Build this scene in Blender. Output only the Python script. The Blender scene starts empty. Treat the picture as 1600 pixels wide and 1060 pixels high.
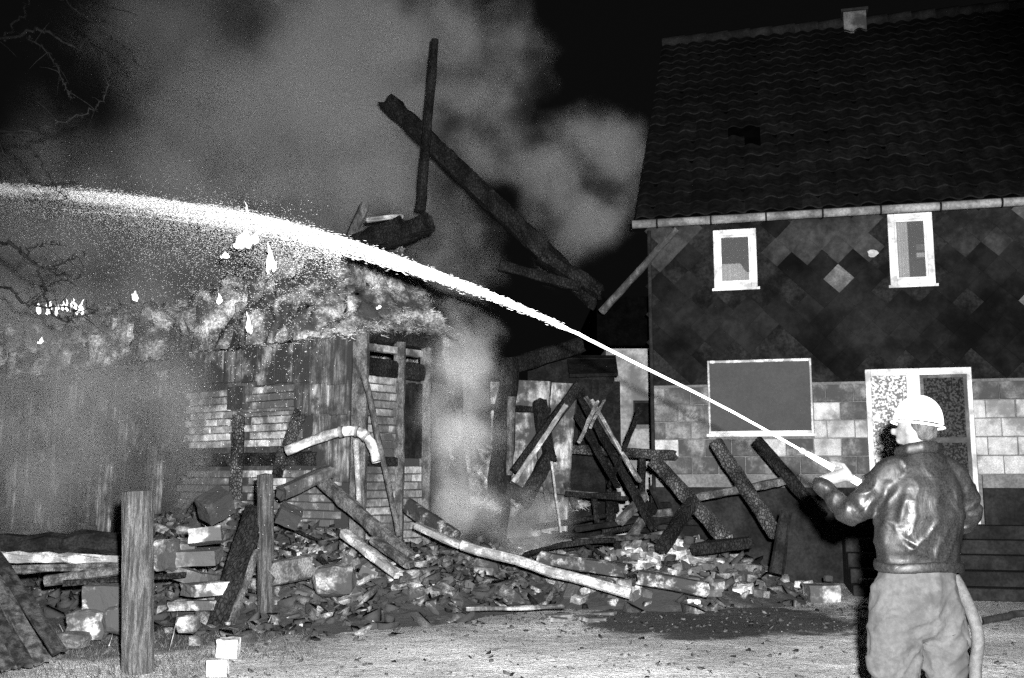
import bpy, bmesh, math, random
import numpy as np
from mathutils import Vector, Matrix, Euler, noise as mnoise

R = math.radians
random.seed(11)
rng = np.random.default_rng(11)
S = bpy.context.scene
C = S.collection

# ------------------------------------------------------------------ camera, night sky, flash, exposure
FPX, CX, CY = 1555.0, 800.0, 530.0            # the lens: 35 mm on 36 mm film
PITCH, CAMZ = R(7.85), 1.42
cam = bpy.data.cameras.new('camera'); camo = bpy.data.objects.new('camera', cam); C.objects.link(camo)
cam.sensor_width = 36.0; cam.lens = 36.0 * FPX / 1600.0
cam.clip_start = 0.05; cam.clip_end = 900
camo.location = (0, 0, CAMZ); camo.rotation_euler = (R(90) + PITCH, 0, 0)
S.camera = camo

w = bpy.data.worlds.new('World'); S.world = w; w.use_nodes = True
bg = w.node_tree.nodes['Background']
bg.inputs[0].default_value = (1, 1, 1, 1); bg.inputs[1].default_value = 0.0035      # night sky, monochrome film

fl = bpy.data.lights.new('camera_flash', 'SPOT')                 # the photographer's flash, on a bracket beside the lens
fl.energy = 23000; fl.shadow_soft_size = 0.045; fl.spot_size = R(72); fl.spot_blend = 0.45
flo = bpy.data.objects.new('camera_flash', fl); C.objects.link(flo)
flo.location = (0.16, -0.05, 1.62)
flo.rotation_euler = Vector((-0.01, 1.0, 0.05)).to_track_quat('-Z', 'Y').to_euler()

S.view_settings.view_transform = 'Standard'; S.view_settings.look = 'None'
S.view_settings.exposure = 0.0; S.view_settings.gamma = 1.0
S.render.engine = 'CYCLES'
S.cycles.use_denoising = False
S.cycles.use_adaptive_sampling = True; S.cycles.adaptive_threshold = 0.06
S.cycles.max_bounces = 5; S.cycles.diffuse_bounces = 2; S.cycles.glossy_bounces = 2
S.cycles.transmission_bounces = 3; S.cycles.transparent_max_bounces = 12; S.cycles.volume_bounces = 1
S.cycles.volume_max_steps = 96
S.cycles.use_light_tree = True

# ------------------------------------------------------------------ pixel -> place
_fw = Vector((0, math.cos(PITCH), math.sin(PITCH))); _up = Vector((0, -math.sin(PITCH), math.cos(PITCH)))
CAM = Vector((0, 0, CAMZ))
def ray(px, py):
    return (Vector((1, 0, 0)) * ((px - CX) / FPX) + _up * (-(py - CY) / FPX) + _fw)
def P(px, py, Y):
    d = ray(px, py); return CAM + d * (Y / d.y)
def G(px, py, z=0.0):
    d = ray(px, py); return CAM + d * ((z - CAMZ) / d.z)
def onplane(px, py, p0, n):
    d = ray(px, py); return CAM + d * ((p0 - CAM).dot(n) / d.dot(n))

def fbm(x, y, z, oct=4):
    return mnoise.fractal(Vector((x, y, z)), 1.0, 2.1, oct)

# ------------------------------------------------------------------ materials
MATS = {}
def nodes_of(name):
    m = bpy.data.materials.new(name); m.use_nodes = True
    return m, m.node_tree, m.node_tree.nodes['Principled BSDF']
def mat(name, lo, hi=None, scale=6.0, rough=0.8, bump=0.3, bscale=None, spec=0.3, stretch=(1, 1, 1), rnd=0.0,
        coord='Object', cell=0.0, cellmin=.25, fine=0.25, dirt=0.0, dirtscale=1.2, dirtcol=0.02, detail=8, metal=0.0, bdist=0.02):
    """grey surface: two-tone noise, speckle, optional cracked cells, optional dirt/soot blotches, per-object variation"""
    if name in MATS: return MATS[name]
    hi = lo * 1.6 if hi is None else hi
    m, t, b = nodes_of(name); N, L = t.nodes, t.links
    tc = N.new('ShaderNodeTexCoord'); mp = N.new('ShaderNodeMapping'); mp.inputs['Scale'].default_value = stretch
    if coord == 'World':
        g = N.new('ShaderNodeNewGeometry'); L.new(g.outputs['Position'], mp.inputs['Vector'])
    else:
        L.new(tc.outputs[coord], mp.inputs['Vector'])
    oi = N.new('ShaderNodeObjectInfo')
    add = N.new('ShaderNodeVectorMath'); add.operation = 'ADD'
    L.new(mp.outputs[0], add.inputs[0])
    if coord != 'World':
        sc = N.new('ShaderNodeMath'); sc.operation = 'MULTIPLY'; sc.inputs[1].default_value = 37.0
        L.new(oi.outputs['Random'], sc.inputs[0]); L.new(sc.outputs[0], add.inputs[1])
    v = add.outputs[0]
    def noise(s, d=detail, r=0.6):
        n = N.new('ShaderNodeTexNoise'); n.inputs['Scale'].default_value = s; n.inputs['Detail'].default_value = d
        n.inputs['Roughness'].default_value = r; L.new(v, n.inputs['Vector']); return n.outputs[0]
    def ramp(src, a, b_, va, vb):
        r = N.new('ShaderNodeMapRange'); r.interpolation_type = 'SMOOTHSTEP'
        for i, x in enumerate((a, b_, va, vb)): r.inputs[i + 1].default_value = x
        L.new(src, r.inputs[0]); return r.outputs[0]
    def mul(a, b_):
        x = N.new('ShaderNodeMath'); x.operation = 'MULTIPLY'
        for i, q in enumerate((a, b_)):
            if isinstance(q, float): x.inputs[i].default_value = q
            else: L.new(q, x.inputs[i])
        return x.outputs[0]
    n1 = noise(scale)
    val = ramp(n1, 0.36, 0.66, lo, hi)
    nf = noise(scale * 9, 4, 0.7)
    if fine: val = mul(val, ramp(nf, 0.35, 0.65, 1.0 - fine, 1.0 + fine))
    if rnd: val = mul(val, ramp(oi.outputs['Random'], 0.0, 1.0, 1.0 - rnd, 1.0 + rnd))
    h = N.new('ShaderNodeMath'); h.operation = 'MULTIPLY_ADD'; h.inputs[1].default_value = 0.5
    L.new(nf, h.inputs[0]); L.new(noise(bscale or scale * 3), h.inputs[2]); hh = h.outputs[0]
    if cell:
        vo = N.new('ShaderNodeTexVoronoi'); vo.feature = 'DISTANCE_TO_EDGE'; vo.inputs['Scale'].default_value = cell
        L.new(v, vo.inputs['Vector'])
        cr = ramp(vo.outputs['Distance'], 0.02, 0.16, 0.0, 1.0)
        val = mul(val, ramp(vo.outputs['Distance'], 0.02, 0.2, cellmin, 1.0))
        a = N.new('ShaderNodeMath'); a.operation = 'MULTIPLY_ADD'; a.inputs[1].default_value = 1.6
        L.new(cr, a.inputs[0]); L.new(hh, a.inputs[2]); hh = a.outputs[0]
    if dirt:
        g = N.new('ShaderNodeNewGeometry')
        dn = N.new('ShaderNodeTexNoise'); dn.inputs['Scale'].default_value = dirtscale; dn.inputs['Detail'].default_value = 6
        dn.inputs['Roughness'].default_value = 0.65; L.new(g.outputs['Position'], dn.inputs['Vector'])
        f = ramp(dn.outputs[0], 0.5 - 0.25 * dirt + 0.02, 0.5 - 0.25 * dirt + 0.2, 1.0, 0.0)
        f = mul(f, 0.0 + 1.0)
        mx = N.new('ShaderNodeMix'); mx.data_type = 'FLOAT'; mx.inputs[3].default_value = dirtcol
        iv = N.new('ShaderNodeMath'); iv.operation = 'SUBTRACT'; iv.inputs[0].default_value = 1.0; L.new(f, iv.inputs[1])
        L.new(iv.outputs[0], mx.inputs[0]); L.new(val, mx.inputs[2])
        # dirt covers where the blotch noise is high
        val = mx.outputs[0]
    L.new(val, b.inputs['Base Color'])
    b.inputs['Roughness'].default_value = rough; b.inputs['Specular IOR Level'].default_value = spec
    b.inputs['Metallic'].default_value = metal
    if bump:
        bn = N.new('ShaderNodeBump'); bn.inputs['Strength'].default_value = bump; bn.inputs['Distance'].default_value = bdist
        L.new(hh, bn.inputs['Height']); L.new(bn.outputs[0], b.inputs['Normal'])
    MATS[name] = m; return m

M = {}
M['brick'] = mat('brick', .09, .2, 12, .9, .5, rnd=.5, dirt=.35, dirtscale=1.6, dirtcol=.03)
M['whitewashed_brick'] = mat('whitewashed_brick', .17, .52, 5, .9, .5, rnd=.3, dirt=.5, dirtscale=1.4, dirtcol=.06)
M['mortar'] = mat('mortar', .07, .13, 20, .95, .4, dirt=.8, dirtcol=.03)
M['dark_mortar'] = mat('dark_mortar', .04, .10, 20, .95, .4, dirt=.6, dirtcol=.02)
M['loose_brick'] = mat('loose_brick', .12, .42, 8, .9, .6, rnd=.65, dirt=.6, dirtscale=3.0, dirtcol=.04)
M['char'] = mat('char', .0018, .011, 3.5, .65, .7, cell=30, cellmin=.75, spec=.14, fine=.6, bdist=.02, stretch=(1, .8, .6))
M['char_scaled'] = mat('char_scaled', .004, .07, 3.0, .55, 1.0, cell=30, cellmin=.4, spec=.3, fine=.35, bdist=.014, stretch=(1, 1, .75))
M['char_dull'] = mat('char_dull', .003, .010, 5, .8, .6, fine=.5, stretch=(1, 1, 1), spec=.08)
M['burnt_wood'] = mat('burnt_wood', .012, .075, 5, .8, .6, fine=.6, stretch=(2, 2, 1), bscale=18)
M['pale_wood'] = mat('pale_wood', .12, .34, 6, .75, .6, fine=.45, dirt=.4, dirtscale=5, dirtcol=.10, bscale=20)
M['post_wood'] = mat('post_wood', .007, .055, 7, .75, .9, stretch=(5, 5, .45), fine=.6, bscale=14)
M['board'] = mat('board', .05, .24, 4, .85, .5, stretch=(4, 4, .5), rnd=.45, fine=.35, dirt=.7, dirtscale=1.5, dirtcol=.02)
M['door_wood'] = mat('door_wood', .13, .36, 5, .85, .5, stretch=(3, 3, .7), fine=.4, dirt=.5, dirtscale=2.2, dirtcol=.03)
M['half_burnt'] = mat('half_burnt', .10, .34, 6, .8, .6, fine=.5, dirt=.75, dirtscale=6, dirtcol=.015, bscale=20)
M['dirt'] = None
M['block'] = mat('block', .27, .36, 9, .95, .45, rnd=.12, dirt=.3, dirtscale=2.2, dirtcol=.12)
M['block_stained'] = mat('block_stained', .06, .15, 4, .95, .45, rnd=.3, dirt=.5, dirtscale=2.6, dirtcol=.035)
M['plinth'] = mat('plinth', .006, .016, 3, .9, .5, spec=.08)
M['cement'] = mat('cement', .07, .11, 3, .9, .3)
M['shingle_soot'] = mat('shingle_soot', .001, .009, .9, .85, .3, rnd=.2, coord='World', spec=.05)
M['shingle_grey'] = mat('shingle_grey', .006, .028, 1.3, .85, .3, rnd=.15, coord='World', spec=.06)
M['shingle_light'] = mat('shingle_light', .05, .11, 4, .85, .3, rnd=.3, dirt=.4, dirtscale=2, dirtcol=.03)
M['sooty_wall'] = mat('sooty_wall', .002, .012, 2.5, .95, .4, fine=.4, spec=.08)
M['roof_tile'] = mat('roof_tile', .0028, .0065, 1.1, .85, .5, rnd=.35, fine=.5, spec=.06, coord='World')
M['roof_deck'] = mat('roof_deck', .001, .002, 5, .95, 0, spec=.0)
M['zinc'] = mat('zinc', .07, .2, 3, .6, .2, spec=.4)
M['white_paint'] = mat('white_paint', .40, .56, 4, .6, .2, fine=.12, dirt=.18, dirtscale=3.5, dirtcol=.2)
M['blind'] = mat('blind', .026, .032, 3, .8, .1, fine=.1)
M['curtain'] = mat('curtain', .5, .6, 3, .9, .1, fine=.1)
M['room'] = mat('room', .02, .03, 2, .9, 0)
M['white_render'] = mat('white_render', .2, .27, 2, .9, .2, dirt=.25, dirtscale=1.5, dirtcol=.1)
M['white_block'] = mat('white_block', .3, .5, 6, .9, .5, dirt=.3, dirtscale=9, dirtcol=.12)
M['stone'] = mat('stone', .05, .27, 6, .95, .9, rnd=.65, dirt=.65, dirtscale=4, dirtcol=.025, fine=.45)
M['rubble'] = mat('rubble', .010, .085, 9, .95, .9, fine=.5, dirt=.7, dirtscale=1.2, dirtcol=.02, coord='World')
M['straw'] = mat('straw', .10, .42, 3.0, .95, .8, coord='World', fine=.6, dirt=.5, dirtscale=2.4, dirtcol=.025)
M['grass'] = mat('grass', .02, .06, 9, .8, 0, coord='World')
M['bark'] = mat('bark', .001, .005, 18, .7, .6, spec=.12)
M['pipe'] = mat('pipe', .3, .6, 6, .5, .3, spec=.5, dirt=.5, dirtscale=5, dirtcol=.1)
M['hose'] = mat('hose', .02, .035, 30, .8, .3)
M['dark_rubber'] = mat('dark_rubber', .015, .03, 20, .7, .2)
M['plank_dark'] = mat('plank_dark', .006, .035, 5, .8, .6, stretch=(3, 3, 3), rnd=.5, spec=.08)
M['steel_dark'] = mat('steel_dark', .004, .010, 8, .9, .3, spec=.03)

def glass_mat():
    m, t, b = nodes_of('window_glass'); N, L = t.nodes, t.links
    tr = N.new('ShaderNodeBsdfTransparent'); tr.inputs[0].default_value = (.75, .75, .75, 1)
    gl = N.new('ShaderNodeBsdfGlossy'); gl.inputs['Roughness'].default_value = .03
    fr = N.new('ShaderNodeFresnel'); fr.inputs[0].default_value = 1.5
    mx = N.new('ShaderNodeMixShader'); L.new(fr.outputs[0], mx.inputs[0]); L.new(tr.outputs[0], mx.inputs[1]); L.new(gl.outputs[0], mx.inputs[2])
    df = N.new('ShaderNodeBsdfDiffuse'); df.inputs[0].default_value = (.32, .32, .32, 1); m2 = N.new('ShaderNodeMixShader'); m2.inputs[0].default_value = .10      # grey haze mixed into the pane colour, lifting the black interior
    L.new(mx.outputs[0], m2.inputs[1]); L.new(df.outputs[0], m2.inputs[2])
    L.new(m2.outputs[0], N['Material Output'].inputs['Surface']); return m
M['glass'] = glass_mat()
def pattern_glass(name, lo, hi, sc):
    m, t, b = nodes_of(name); N, L = t.nodes, t.links
    tc = N.new('ShaderNodeTexCoord'); n = N.new('ShaderNodeTexNoise'); n.inputs['Scale'].default_value = sc; n.inputs['Detail'].default_value = 2
    L.new(tc.outputs['Object'], n.inputs['Vector'])
    r = N.new('ShaderNodeMapRange'); r.inputs[1].default_value = .46; r.inputs[2].default_value = .56; r.inputs[3].default_value = lo; r.inputs[4].default_value = hi
    L.new(n.outputs[0], r.inputs[0]); L.new(r.outputs[0], b.inputs['Base Color'])
    bn = N.new('ShaderNodeBump'); bn.inputs['Strength'].default_value = .4; bn.inputs['Distance'].default_value = .006; L.new(n.outputs[0], bn.inputs['Height'])
    L.new(bn.outputs[0], b.inputs['Normal']); b.inputs['Roughness'].default_value = .15
    return m
M['frosted'] = pattern_glass('frosted_glass', .09, .5, 30)
M['door_glass'] = pattern_glass('dark_ornament_glass', .004, .03, 34)

# ------------------------------------------------------------------ object helpers
def tag(o, label=None, cat=None, group=None, kind=None):
    if label: o['label'] = label
    if cat: o['category'] = cat
    if group: o['group'] = group
    if kind: o['kind'] = kind
    return o
def setpar(o, parent):
    if parent is not None:
        o.parent = parent
        q = parent; mw = Matrix.Identity(4)
        while q is not None:
            mw = (q.matrix_parent_inverse @ q.matrix_basis) @ mw if q.parent is not None else q.matrix_basis @ mw
            q = q.parent
        o.matrix_parent_inverse = mw.inverted()
def thing(name, loc, label, cat, group=None):
    o = bpy.data.objects.new(name, None); C.objects.link(o); o.location = loc; o.empty_display_size = .2
    return tag(o, label, cat, group)
def mesh_obj(name, verts, faces, m, parent=None, smooth=False):
    me = bpy.data.meshes.new(name); me.from_pydata([tuple(v) for v in verts], [], faces)
    me.validate(); me.update()
    if m: me.materials.append(m)
    if smooth:
        me.polygons.foreach_set('use_smooth', [True] * len(me.polygons))
    o = bpy.data.objects.new(name, me); C.objects.link(o); setpar(o, parent); return o
def data_obj(name, me, mw, parent=None):
    o = bpy.data.objects.new(name, me); C.objects.link(o); o.matrix_basis = mw; setpar(o, parent); return o
def np_mesh(name, V, F, m, parent=None):
    """triangle soup from numpy: V (n,3), F (k,3)"""
    me = bpy.data.meshes.new(name); V = np.asarray(V, dtype=np.float32); F = np.asarray(F, dtype=np.int32)
    me.vertices.add(len(V)); me.vertices.foreach_set('co', V.ravel())
    me.loops.add(F.size); me.loops.foreach_set('vertex_index', F.ravel())
    me.polygons.add(len(F)); me.polygons.foreach_set('loop_start', np.arange(len(F), dtype=np.int32) * F.shape[1])
    me.polygons.foreach_set('loop_total', np.full(len(F), F.shape[1], dtype=np.int32))
    me.update(); me.validate()
    if m: me.materials.append(m)
    o = bpy.data.objects.new(name, me); C.objects.link(o); setpar(o, parent); return o
BOXF = [(0, 3, 2, 1), (4, 5, 6, 7), (0, 1, 5, 4), (1, 2, 6, 5), (2, 3, 7, 6), (3, 0, 4, 7)]
def box_pts(x0, x1, y0, y1, z0, z1):
    return [(x0, y0, z0), (x1, y0, z0), (x1, y1, z0), (x0, y1, z0), (x0, y0, z1), (x1, y0, z1), (x1, y1, z1), (x0, y1, z1)]
def bev_mesh(name, sx, sy, sz, bev, m, jit=0.0, seed=0, cuts=0):
    """bevelled, optionally chipped block centred on the origin"""
    rr = random.Random(seed); bm = bmesh.new(); bmesh.ops.create_cube(bm, size=1.0)
    for v in bm.verts: v.co = Vector((v.co.x * sx, v.co.y * sy, v.co.z * sz))
    if cuts: bmesh.ops.subdivide_edges(bm, edges=bm.edges[:], cuts=cuts, use_grid_fill=True)
    if bev and not cuts: bmesh.ops.bevel(bm, geom=bm.edges[:], offset=bev, segments=1, affect='EDGES')
    if jit:
        for v in bm.verts: v.co += Vector((rr.uniform(-1, 1), rr.uniform(-1, 1), rr.uniform(-1, 1))) * jit
    me = bpy.data.meshes.new(name); bm.to_mesh(me); bm.free(); me.materials.append(m); return me
def frame_mw(o, ex, ey, ez, s=(1, 1, 1)):
    return Matrix(((ex.x * s[0], ey.x * s[1], ez.x * s[2], o.x), (ex.y * s[0], ey.y * s[1], ez.y * s[2], o.y), (ex.z * s[0], ey.z * s[1], ez.z * s[2], o.z), (0, 0, 0, 1)))
def axes(p0, p1, up=Vector((0, 0, 1)), roll=0.0):
    x = (p1 - p0).normalized()
    if abs(x.dot(up)) > .97: up = Vector((0, 1, 0))
    y = up.cross(x).normalized(); z = x.cross(y)
    if roll:
        q = Matrix.Rotation(roll, 3, x); y = q @ y; z = q @ z
    return x, y, z
_bs = [0]
def beam(name, p0, p1, w_, h_, m, parent=None, rough=.012, roll=0.0, taper=1.0, brk=(1, 1), sag=0.0, seg=None):
    """squared timber from p0 to p1 with worn faces and broken ends"""
    _bs[0] += 1; rr = random.Random(_bs[0] * 7 + 3)
    x, y, z = axes(p0, p1, roll=roll); Ln = (p1 - p0).length; n = seg or max(3, int(Ln / .14)); q = 3
    ring = []
    prof = []
    for a in range(4):
        c0 = [(-1, -1), (1, -1), (1, 1), (-1, 1)][a]; c1 = [(1, -1), (1, 1), (-1, 1), (-1, -1)][a]
        for k in range(q):
            t = k / q; f = .86 if k == 0 else 1.0
            prof.append(((c0[0] * (1 - t) + c1[0] * t) * f, (c0[1] * (1 - t) + c1[1] * t) * f))
    V = []; F = []; K = len(prof); sd = rr.random() * 50
    for i in range(n + 1):
        t = i / n; k = 1 + (taper - 1) * t; c = p0 + x * (Ln * t) + Vector((0, 0, -sag * 4 * t * (1 - t)))
        for j, (a, b) in enumerate(prof):
            d = rough * (mnoise.noise(Vector((t * Ln * 5 + sd, a * 2.2, b * 2.2 + sd))) * 1.3 + rr.uniform(-.3, .3))
            e = 0
            if i == 0: e = -abs(rr.uniform(0, 1)) * .28 * w_ * brk[0]
            if i == n: e = abs(rr.uniform(0, 1)) * .28 * w_ * brk[1]
            V.append(c + y * (a * (w_ / 2 * k + d)) + z * (b * (h_ / 2 * k + d)) + x * e)
    for i in range(n):
        for j in range(K):
            F.append((i * K + j, (i + 1) * K + j, (i + 1) * K + (j + 1) % K, i * K + (j + 1) % K))
    c = len(V); V.append(p0 + x * (.1 * w_)); V.append(p1 - x * (.1 * w_))
    for j in range(K):
        F.append((c, j, (j + 1) % K)); F.append((c + 1, n * K + (j + 1) % K, n * K + j))
    V = [Vector(v) for v in V]
    o0 = p0.copy()
    o = mesh_obj(name, [v - o0 for v in V], F, m); o.location = o0; setpar(o, parent); return o
def tube_pts(path, radii, K=8, jit=0.0, seed=0, closed=True):
    rr = random.Random(seed); V = []; F = []; n = len(path)
    prev = None
    for i, p in enumerate(path):
        d = (path[min(i + 1, n - 1)] - path[max(i - 1, 0)]).normalized()
        if prev is None:
            y = d.cross(Vector((0, 0, 1)) if abs(d.z) < .9 else Vector((0, 1, 0))).normalized()
        else:
            y = (prev - d * prev.dot(d)).normalized()
        prev = y; z = d.cross(y)
        for j in range(K):
            a = 2 * math.pi * j / K; r = radii[i] * (1 + rr.uniform(-jit, jit))
            V.append(p + (y * math.cos(a) + z * math.sin(a)) * r)
    for i in range(n - 1):
        for j in range(K):
            F.append((i * K + j, (i + 1) * K + j, (i + 1) * K + (j + 1) % K, i * K + (j + 1) % K)[::-1])
    if closed:
        F.append(tuple(range(K))); F.append(tuple((n - 1) * K + j for j in range(K))[::-1])
    return V, F
def tube(name, path, radii, m, parent=None, K=8, jit=0.0, seed=0, smooth=True):
    if not hasattr(radii, '__len__'): radii = [radii] * len(path)
    V, F = tube_pts(path, radii, K, jit, seed)
    o0 = path[0].copy()
    o = mesh_obj(name, [v - o0 for v in V], F, m, None, smooth); o.location = o0; setpar(o, parent); return o
def logpole(name, p0, p1, r0, r1, m, parent=None, jit=.08, K=10, bend=.02, smooth=False):
    n = max(4, int((p1 - p0).length / .2)); _bs[0] += 1; sd = _bs[0] * 3.3
    path = [p0.lerp(p1, i / n) + Vector((mnoise.noise(Vector((i * .5 + sd, 0, 0))), mnoise.noise(Vector((0, i * .5 + sd, 0))), mnoise.noise(Vector((0, 0, i * .5 + sd))))) * bend for i in range(n + 1)]
    return tube(name, path, [r0 + (r1 - r0) * i / n for i in range(n + 1)], m, parent, K, jit, int(sd), smooth)
def smooth_path(pts, n):
    """Catmull-Rom through pts"""
    out = []; k = len(pts) - 1
    for i in range(n + 1):
        s = i / n * k; a = min(int(s), k - 1); t = s - a
        p0, p1, p2, p3 = pts[max(a - 1, 0)], pts[a], pts[a + 1], pts[min(a + 2, k)]
        out.append(.5 * ((2 * p1) + (p2 - p0) * t + (2 * p0 - 5 * p1 + 4 * p2 - p3) * t * t + (3 * p1 - p0 - 3 * p2 + p3) * t ** 3))
    return out

#@@GROUND
# ------------------------------------------------------------------ ground
def ground_mat():
    m, t, b = nodes_of('dirt_yard'); N, L = t.nodes, t.links
    g = N.new('ShaderNodeNewGeometry'); pos = g.outputs['Position']
    def noise(s, d=6, r=.6):
        n = N.new('ShaderNodeTexNoise'); n.inputs['Scale'].default_value = s; n.inputs['Detail'].default_value = d; n.inputs['Roughness'].default_value = r
        L.new(pos, n.inputs['Vector']); return n.outputs[0]
    def ramp(src, a, b_, va, vb):
        r = N.new('ShaderNodeMapRange'); r.interpolation_type = 'SMOOTHSTEP'
        for i, x in enumerate((a, b_, va, vb)): r.inputs[i + 1].default_value = x
        L.new(src, r.inputs[0]); return r.outputs[0]
    def op(o, a, b_):
        x = N.new('ShaderNodeMath'); x.operation = o
        for i, q in enumerate((a, b_)):
            if isinstance(q, (int, float)): x.inputs[i].default_value = q
            else: L.new(q, x.inputs[i])
        return x.outputs[0]
    v = op('MULTIPLY', ramp(noise(.8), .35, .65, .20, .38), ramp(noise(34, 4, .8), .3, .7, .55, 1.45))
    wet = None
    def blob(cx, cy, rx, ry, wob, ns):
        sp = N.new('ShaderNodeSeparateXYZ'); L.new(pos, sp.inputs[0])
        dx = op('DIVIDE', op('SUBTRACT', sp.outputs[0], cx), rx); dy = op('DIVIDE', op('SUBTRACT', sp.outputs[1], cy), ry)
        d = op('SQRT', op('ADD', op('MULTIPLY', dx, dx), op('MULTIPLY', dy, dy)), 0)
        d = op('ADD', d, op('MULTIPLY', op('SUBTRACT', noise(ns, 5), .5), wob))
        return ramp(d, .72, 1.05, 1.0, 0.0)
    a = G(1120, 965)
    wet = blob(a.x, a.y - .15, 1.55, 1.45, 1.2, 1.4)
    e = G(1230, 880); wet = op('MAXIMUM', wet, blob(e.x + .6, e.y + .6, 3.2, 1.5, 1.2, 1.2))
    e = G(330, 990); soil = blob(e.x - 1.2, e.y + .6, 2.6, 2.2, 1.0, 1.5)
    v = op('MULTIPLY', v, ramp(wet, 0, 1, 1.0, .13)); v = op('MULTIPLY', v, ramp(soil, 0, 1, 1.0, .16))
    L.new(v, b.inputs['Base Color']); L.new(ramp(wet, 0, 1, .95, .75), b.inputs['Roughness']); b.inputs['Specular IOR Level'].default_value = .2
    bn = N.new('ShaderNodeBump'); bn.inputs['Strength'].default_value = .7; bn.inputs['Distance'].default_value = .03
    L.new(op('ADD', noise(26, 5, .7), op('MULTIPLY', noise(5), 2.0)), bn.inputs['Height']); L.new(bn.outputs[0], b.inputs['Normal'])
    return m
def gz(x, y): return .03 * mnoise.noise(Vector((x * .9, y * .9, 0))) + .012 * mnoise.noise(Vector((x * 4, y * 4, 3)))
xs = [-300, -120, -60, -30] + [(-16 + i * .16) for i in range(201)] + [30, 60, 120, 300]
ys = [-60, -20, -4] + [i * .13 for i in range(160)] + [24, 30, 45, 70, 120, 300, 600]
V = []; F = []
for j, y in enumerate(ys):
    for i, x in enumerate(xs):
        V.append((x, y, gz(x, y) if -16 <= x <= 16 and 0 <= y <= 21 else 0))
nx = len(xs)
for j in range(len(ys) - 1):
    for i in range(nx - 1):
        F.append((j * nx + i, j * nx + i + 1, (j + 1) * nx + i + 1, (j + 1) * nx + i))
tag(mesh_obj('ground', V, F, ground_mat(), None, True), kind='structure')

#@@HOUSE
# ------------------------------------------------------------------ the brick-and-block house with its tiled roof
HA = R(14)
HE = Vector((math.cos(HA), -math.sin(HA), 0)); HN = Vector((math.sin(HA), math.cos(HA), 0)); UZ = Vector((0, 0, 1))
H0 = P(1020, 744, 14.2); H0.z = 0
house = thing('dwelling_house', H0, 'block-walled house with steep dark tiled roof and soot-blackened upper storey', 'house')
def HP(u, v, z): return H0 + HE * u + HN * v + UZ * z
def hpx(px, py, v=0.0):
    p = onplane(px, py, H0 + HN * v, HN); return (p - H0).dot(HE), p.z
def hbox(name, u0, u1, v0, v1, z0, z1, m, parent=house, bev=0.0):
    pts = [HP(*p) for p in box_pts(u0, u1, v0, v1, z0, z1)]
    o0 = HP(u0, v0, z0)
    o = mesh_obj(name, [p - o0 for p in pts], BOXF, m); o.location = o0; setpar(o, parent)
    if bev:
        md = o.modifiers.new('b', 'BEVEL'); md.width = bev; md.segments = 1
    return o
HL = 10.5; EAVE = hpx(1020, 352)[1]
w1a, w1t = hpx(1114, 361); w1b, w1z = hpx(1184, 449)
w2a, w2t = hpx(1386, 336); w2b, w2z = hpx(1462, 444)
lwa, _ = hpx(1108, 680); lwb, lwz = hpx(1272, 677); lwt = hpx(1190, 562)[1]
da, dt = hpx(1351, 578); db, _ = hpx(1517, 578); dz = .80
openings = [(w1a, w1b, w1z, w1t), (w2a, w2b, w2z, w2t), (lwa, lwb, lwz, lwt), (da, db, dz, dt)]
def wall_with_openings(name, u0, u1, z0, z1, v0, v1, m, ops):
    us = sorted({u0, u1} | {x for o in ops for x in o[:2] if u0 < x < u1}); zs = sorted({z0, z1} | {x for o in ops for x in o[2:] if z0 < x < z1})
    V = []; F = []
    def inside(u, z): return any(o[0] < u < o[1] and o[2] < z < o[3] for o in ops)
    for a, b in zip(us, us[1:]):
        for c, d in zip(zs, zs[1:]):
            if inside((a + b) / 2, (c + d) / 2): continue
            k = len(V); V += [HP(*p) for p in box_pts(a, b, v0, v1, c, d)]; F += [tuple(i + k for i in f) for f in BOXF]
    me = mesh_obj(name, V, F, m, house); return me
MIDZ = hpx(1300, 597)[1]                                                   # blocks below, diamond shingles above
PLZ = hpx(1560, 742)[1]
wall_with_openings('wall', 0, HL, 0, MIDZ, .012, .30, M['cement'], openings)
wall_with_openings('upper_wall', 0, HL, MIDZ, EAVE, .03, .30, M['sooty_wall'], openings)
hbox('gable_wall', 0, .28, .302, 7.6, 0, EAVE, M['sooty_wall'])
hbox('room_floor', .3, HL, .31, 3.2, .55, .60, M['room']); hbox('room_wall', .3, HL, 3.2, 3.3, .6, EAVE, M['room'])
hbox('ceiling_slab', .3, HL, .31, 3.2, MIDZ, MIDZ + .2, M['room'])
# tar-black base and cement strip
wall_with_openings('plinth', -.03, HL, 0, PLZ - .17, -.06, .01, M['plinth'], [(da - .05, db + .05, dz, 9)])
wall_with_openings('plinth_cap', -.03, HL, PLZ - .17, PLZ, -.05, .008, M['cement'], [(da - .05, db + .05, dz, 9)])
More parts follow.
